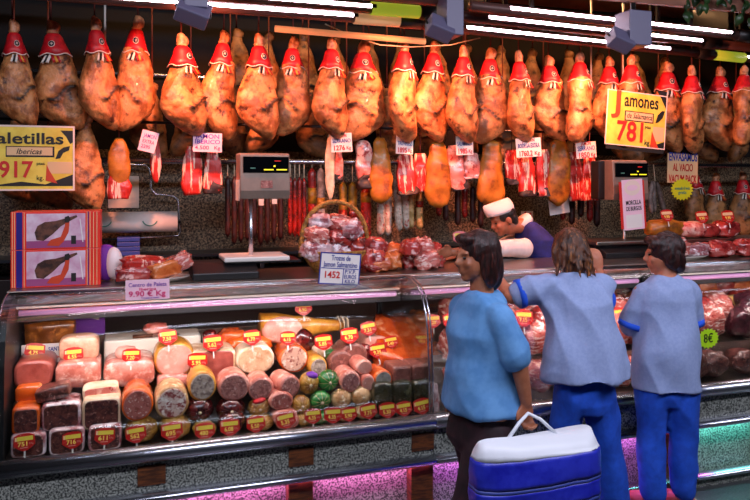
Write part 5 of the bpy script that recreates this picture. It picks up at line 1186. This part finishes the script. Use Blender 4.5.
for c, a in ((A(-.10, .03, .05), R(25)), (A(.10, .04, .05), R(22))):
    obj('shoe', ell(NB(), (0, 0, 0), (.048, .12, .048), 18, 10, Matrix.Rotation(a, 3, 'Z')), K['shoe'], wb_, loc=ob + c)
bm = NB(); he(bm, MHb, (0, -.020, .030), (.092, .104, .098)); he(bm, MHb, (0, -.068, -.035), (.080, .05, .085)); he(bm, MHb, (.070, -.035, -.02), (.026, .05, .07)); he(bm, MHb, (-.070, -.035, -.02), (.026, .05, .07)); he(bm, MHb, (0, .055, .085), (.062, .045, .028)); he(bm, MHb, (.05, .035, .06), (.035, .045, .035)); he(bm, MHb, (-.05, .035, .06), (.035, .045, .035))
obj('hair', fuse(bm, .006, 2, folds(24, .008, 8, (1, 1, .5))), K['hair_d'], wb_, loc=ob)

# --- woman walking past with a carrier bag
cx, cy = 1.54, -.60
lat = V((.10, -.99, 0)); fwd = V((-.99, -.10, 0))
MHc = head_m(A(0, .03, 1.55), 96, -4)
arC = [[A(.145, .0, 1.265), A(.21, -.06, 1.08), A(.205, -.10, .92)], [A(-.145, .0, 1.265), A(-.195, -.03, 1.06), A(-.19, .03, .86)]]
legC = [[A(.08, .0, .80), A(.09, .16, .45), A(.09, .14, .08)], [A(-.08, 0, .80), A(-.09, -.06, .45), A(-.09, -.28, .14)]]
wc, oc = person('dark haired woman in sky blue top walking past with a carrier bag', (cx, cy, 0), [(A(0, 0, .74), .155, .115), (A(0, 0, .86), .165, .12), (A(0, 0, 1.02), .135, .10), (A(0, .01, 1.18), .14, .10), (A(0, .0, 1.28), .12, .085), (A(0, 0, 1.37), .065, .06)], legC, arC, MHc, A(0, 0, 1.36), lat, fwd, skin='skin_t',
    hands=((A(.205, -.10, .92), (0, 0, -1), fwd, 1.2), (A(-.19, .03, .86), (0, 0, -1), fwd, .5)), feet=((A(.09, .20, .05), R(84)), (A(-.09, -.23, .09), R(84))))
bm = NB()
loft(bm, [ring3(c, lat, fwd, a, b) for c, a, b in ((A(0, -.0, .86), .20, .165), (A(0, 0, .98), .185, .15), (A(0, .0, 1.10), .175, .14), (A(0, .01, 1.20), .178, .145), (A(0, .0, 1.28), .165, .12), (A(0, 0, 1.345), .13, .10), (A(0, 0, 1.375), .072, .07))])
limb(bm, [A(.155, 0, 1.285), A(.205, -.05, 1.12)], [.070, .066]); limb(bm, [A(-.155, 0, 1.285), A(-.19, .0, 1.13)], [.070, .066])
obj('top', fuse(bm, .009, 5, creases(.020, 9, 0)), K['top_blue'], wc, loc=oc)
obj('trousers', trousers(lat, fwd, A, A(0, 0, .80), .18, .14, [([A(.08, 0, .76), A(.09, .14, .44), A(.09, .12, .10)], [.108, .085, .07]), ([A(-.08, 0, .76), A(-.09, -.05, .44), A(-.09, -.26, .16)], [.108, .085, .07])], 11, .07), K['plum'], wc, loc=oc)
for c, a, z in ((A(.09, .19, .045), R(84), 0), (A(-.09, -.24, .085), R(84), .5)):
    obj('shoe', ell(NB(), (0, 0, 0), (.046, .12, .042), 18, 10, Matrix.Rotation(a, 3, 'Z')), K['shoe_k'], wc, loc=oc + c)
bm = NB(); he(bm, MHc, (0, -.022, .032), (.090, .102, .094)); he(bm, MHc, (0, -.075, -.05), (.078, .05, .12)); he(bm, MHc, (.068, -.03, -.045), (.028, .055, .10)); he(bm, MHc, (-.068, -.03, -.045), (.028, .055, .10)); he(bm, MHc, (0, .05, .085), (.06, .045, .028))
obj('hair', fuse(bm, .007, 2, folds(26, .008, 12, (1, 1, .4))), K['hair_d'], wc, loc=oc)
# carrier bag in her hand
hx = A(.215, -.10, .87)
r = empty('carrier_bag', (hx.x + .0, hx.y - .07, .435)); tag(r, 'big blue carrier bag with white top band, held by the walking woman', 'bag')
BAGP = [(0, .262, .078), (.015, .284, .09), (.06, .296, .098), (.15, .304, .104), (.24, .303, .102), (.30, .298, .094), (.34, .288, .066), (.365, .280, .030), (.37, .276, .016)]
def bag_ring(z):
    for (z0, a0, b0), (z1, a1, b1) in zip(BAGP, BAGP[1:]):
        if z0 <= z <= z1:
            k = (z - z0) / (z1 - z0); a, b = a0 + (a1 - a0) * k, b0 + (b1 - b0) * k; break
    o = []
    for q, p in enumerate(superell(a, b, 3.2, 48)):
        f = 1 + .05 * noise.noise(V((q * .55 if q < 24 else (48 - q) * .55, z * 9, 2))) + .03 * noise.noise(V((q * .25 if q < 24 else (48 - q) * .25, z * 22, 7)))
        o.append(V((p.x * (1 + (f - 1) * .5), p.z * f * (1 + .6 * (f - 1)), z + (.012 * math.sin(q * .26) if z > .3 else 0))))
    return o
def band_bm(z0, z1, n): return loft(NB(), [bag_ring(z0 + (z1 - z0) * k / n) for k in range(n + 1)])
for z0, z1 in ((0, .08), (.10, .17), (.185, .30)): obj('bag_side', band_bm(z0, z1, 6), K['bag_blue'], r)
for z0, z1 in ((.08, .10), (.17, .185)): obj('pale_stripe', band_bm(z0, z1, 2), K['blue_pack'], r)
obj('white_band', band_bm(.30, .37, 6), K['bag_white'], r)
obj('handle', tube(NB(), [(-.14, 0, .36), (-.07, .02, .42), (-.01, .05, .445), (.04, .03, .42), (.10, 0, .36)], .008, 8), K['bag_white'], r)

# --- server bent over the counter
cx, cy = 2.86, 1.13
lat = V((.10, -.99, 0)); fwd = V((-.99, -.10, 0))
MHd = head_m(P(503, 219, 1.16), 92, -24)
sN, sF = P(524, 248, 1.02), P(526, 240, 1.33)
arD = [[sN, P(498, 249, .90), P(453, 252, .68)], [sF, P(490, 250, 1.22), P(456, 254, .98)]]
ch = P(534, 237, 1.17)
hipD = V((2.98, 1.22, .88))
legD = [[hipD + V((0, -.09, 0)), hipD + V((-.02, -.10, -.42)), hipD + V((0, -.10, -.80))], [hipD + V((0, .09, 0)), hipD + V((-.02, .10, -.42)), hipD + V((0, .10, -.80))]]
def T(u): return hipD.lerp(ch, u)
wd_, od = person('server in white cap and navy vest bent over the counter', (2.98, 1.22, 0), [(T(-.05), .16, .11), (T(.15), .165, .115), (T(.45), .15, .11), (T(.75), .165, .12), (T(1.0), .155, .10), (T(1.12) + V((-.03, 0, 0)), .08, .07)], legD, arD, MHd, T(1.15) + V((-.06, 0, 0)), lat, fwd, skin='skin_t',
    hands=((P(453, 252, .68), (-1, -.1, -.05), (0, -.3, 1), .5), (P(456, 254, .98), (-1, -.2, -.05), (0, .3, 1), .5)), feet=((V((2.93, 1.12, .05)), R(90)), (V((2.93, 1.32, .05)), R(90))))
bm = NB()
loft(bm, [ring3(c, lat, fwd, a, b) for c, a, b in ((T(.1), .185, .135), (T(.45), .18, .13), (T(.75), .188, .135), (T(.98), .178, .125), (T(1.12) + V((-.03, 0, .0)), .12, .09), (T(1.2) + V((-.05, 0, .0)), .07, .06))])
obj('vest', fuse(bm, .010, 4, folds(9, .007, 15)), K['vest'], wd_, loc=od)
bm = NB()
for a in arD:
    m = a[1].lerp(a[2], .45); limb(bm, [a[0], a[1], m], [.072, .058, .050], 16)
    obj('shirt_sleeve', fuse(bm, .008, 4, folds(14, .008, 16)), K['white_cloth'], wd_, loc=od); bm = NB()
bm.free()
obj('collar', tube(NB(), [T(1.17) + V((-.06, 0, .0)), T(1.23) + V((-.085, 0, .0))], .068, 18), K['white_cloth'], wd_, loc=od)
obj('trousers', trousers(lat, fwd, None, hipD - V((0, 0, .02)), .175, .13, [([l[0], l[1], l[2] + V((0, 0, .03))], [.105, .085, .072]) for l in legD], 17, .1), K['plum'], wd_, loc=od)
for y in (1.12, 1.32): obj('shoe', ell(NB(), (0, 0, 0), (.12, .046, .042), 18, 10), K['shoe_k'], wd_, loc=od + V((2.94, y, .045)))
bm = NB(); he(bm, MHd, (0, -.020, .026), (.082, .096, .088)); he(bm, MHd, (0, -.065, -.03), (.07, .04, .06))
obj('hair', fuse(bm, .007, 2, folds(24, .005, 18)), K['hair_k'], wd_, loc=od)
cap = [V((x, y, z)) for x, y, z in ()]
bm = NB(); rings = []
for z, a, b, dy in ((.050, .080, .112, .0), (.075, .080, .116, .0), (.10, .066, .118, .002), (.130, .036, .114, .004), (.142, .010, .104, .004)):
    rings.append([MHd @ V((a * math.cos(2*math.pi*i/28), dy + b * math.sin(2*math.pi*i/28), z + .014 * math.sin(2*math.pi*i/28))) for i in range(28)])
c = obj('paper_cap', loft(bm, rings), K['white_cloth'], wd_, loc=od)
bm = NB(); he(bm, MHd, (.078, .02, .095), (.006, .012, .012), 12, 8); obj('cap_emblem', bm, K['red_ink'], c)

# fit the lettering to its measured width and turn it into plain meshes
bpy.context.view_layer.update()
dg = bpy.context.evaluated_depsgraph_get()
wide = dict((o.name, w_) for o, w_ in FIT)
for o in [q for q in SC.objects if q.type == 'FONT']:
    me = bpy.data.meshes.new_from_object(o.evaluated_get(dg)); sx = wide.get(o.name, 0) / o.dimensions.x if wide.get(o.name) and o.dimensions.x > 1e-6 else 1
    n = bpy.data.objects.new('lettering', me); COL.objects.link(n); n.parent = o.parent; n.location = o.location; n.rotation_euler = o.rotation_euler; n.scale = (sx, 1, 1)
    c = o.data; bpy.data.objects.remove(o); bpy.data.curves.remove(c)
bpy.context.view_layer.update()
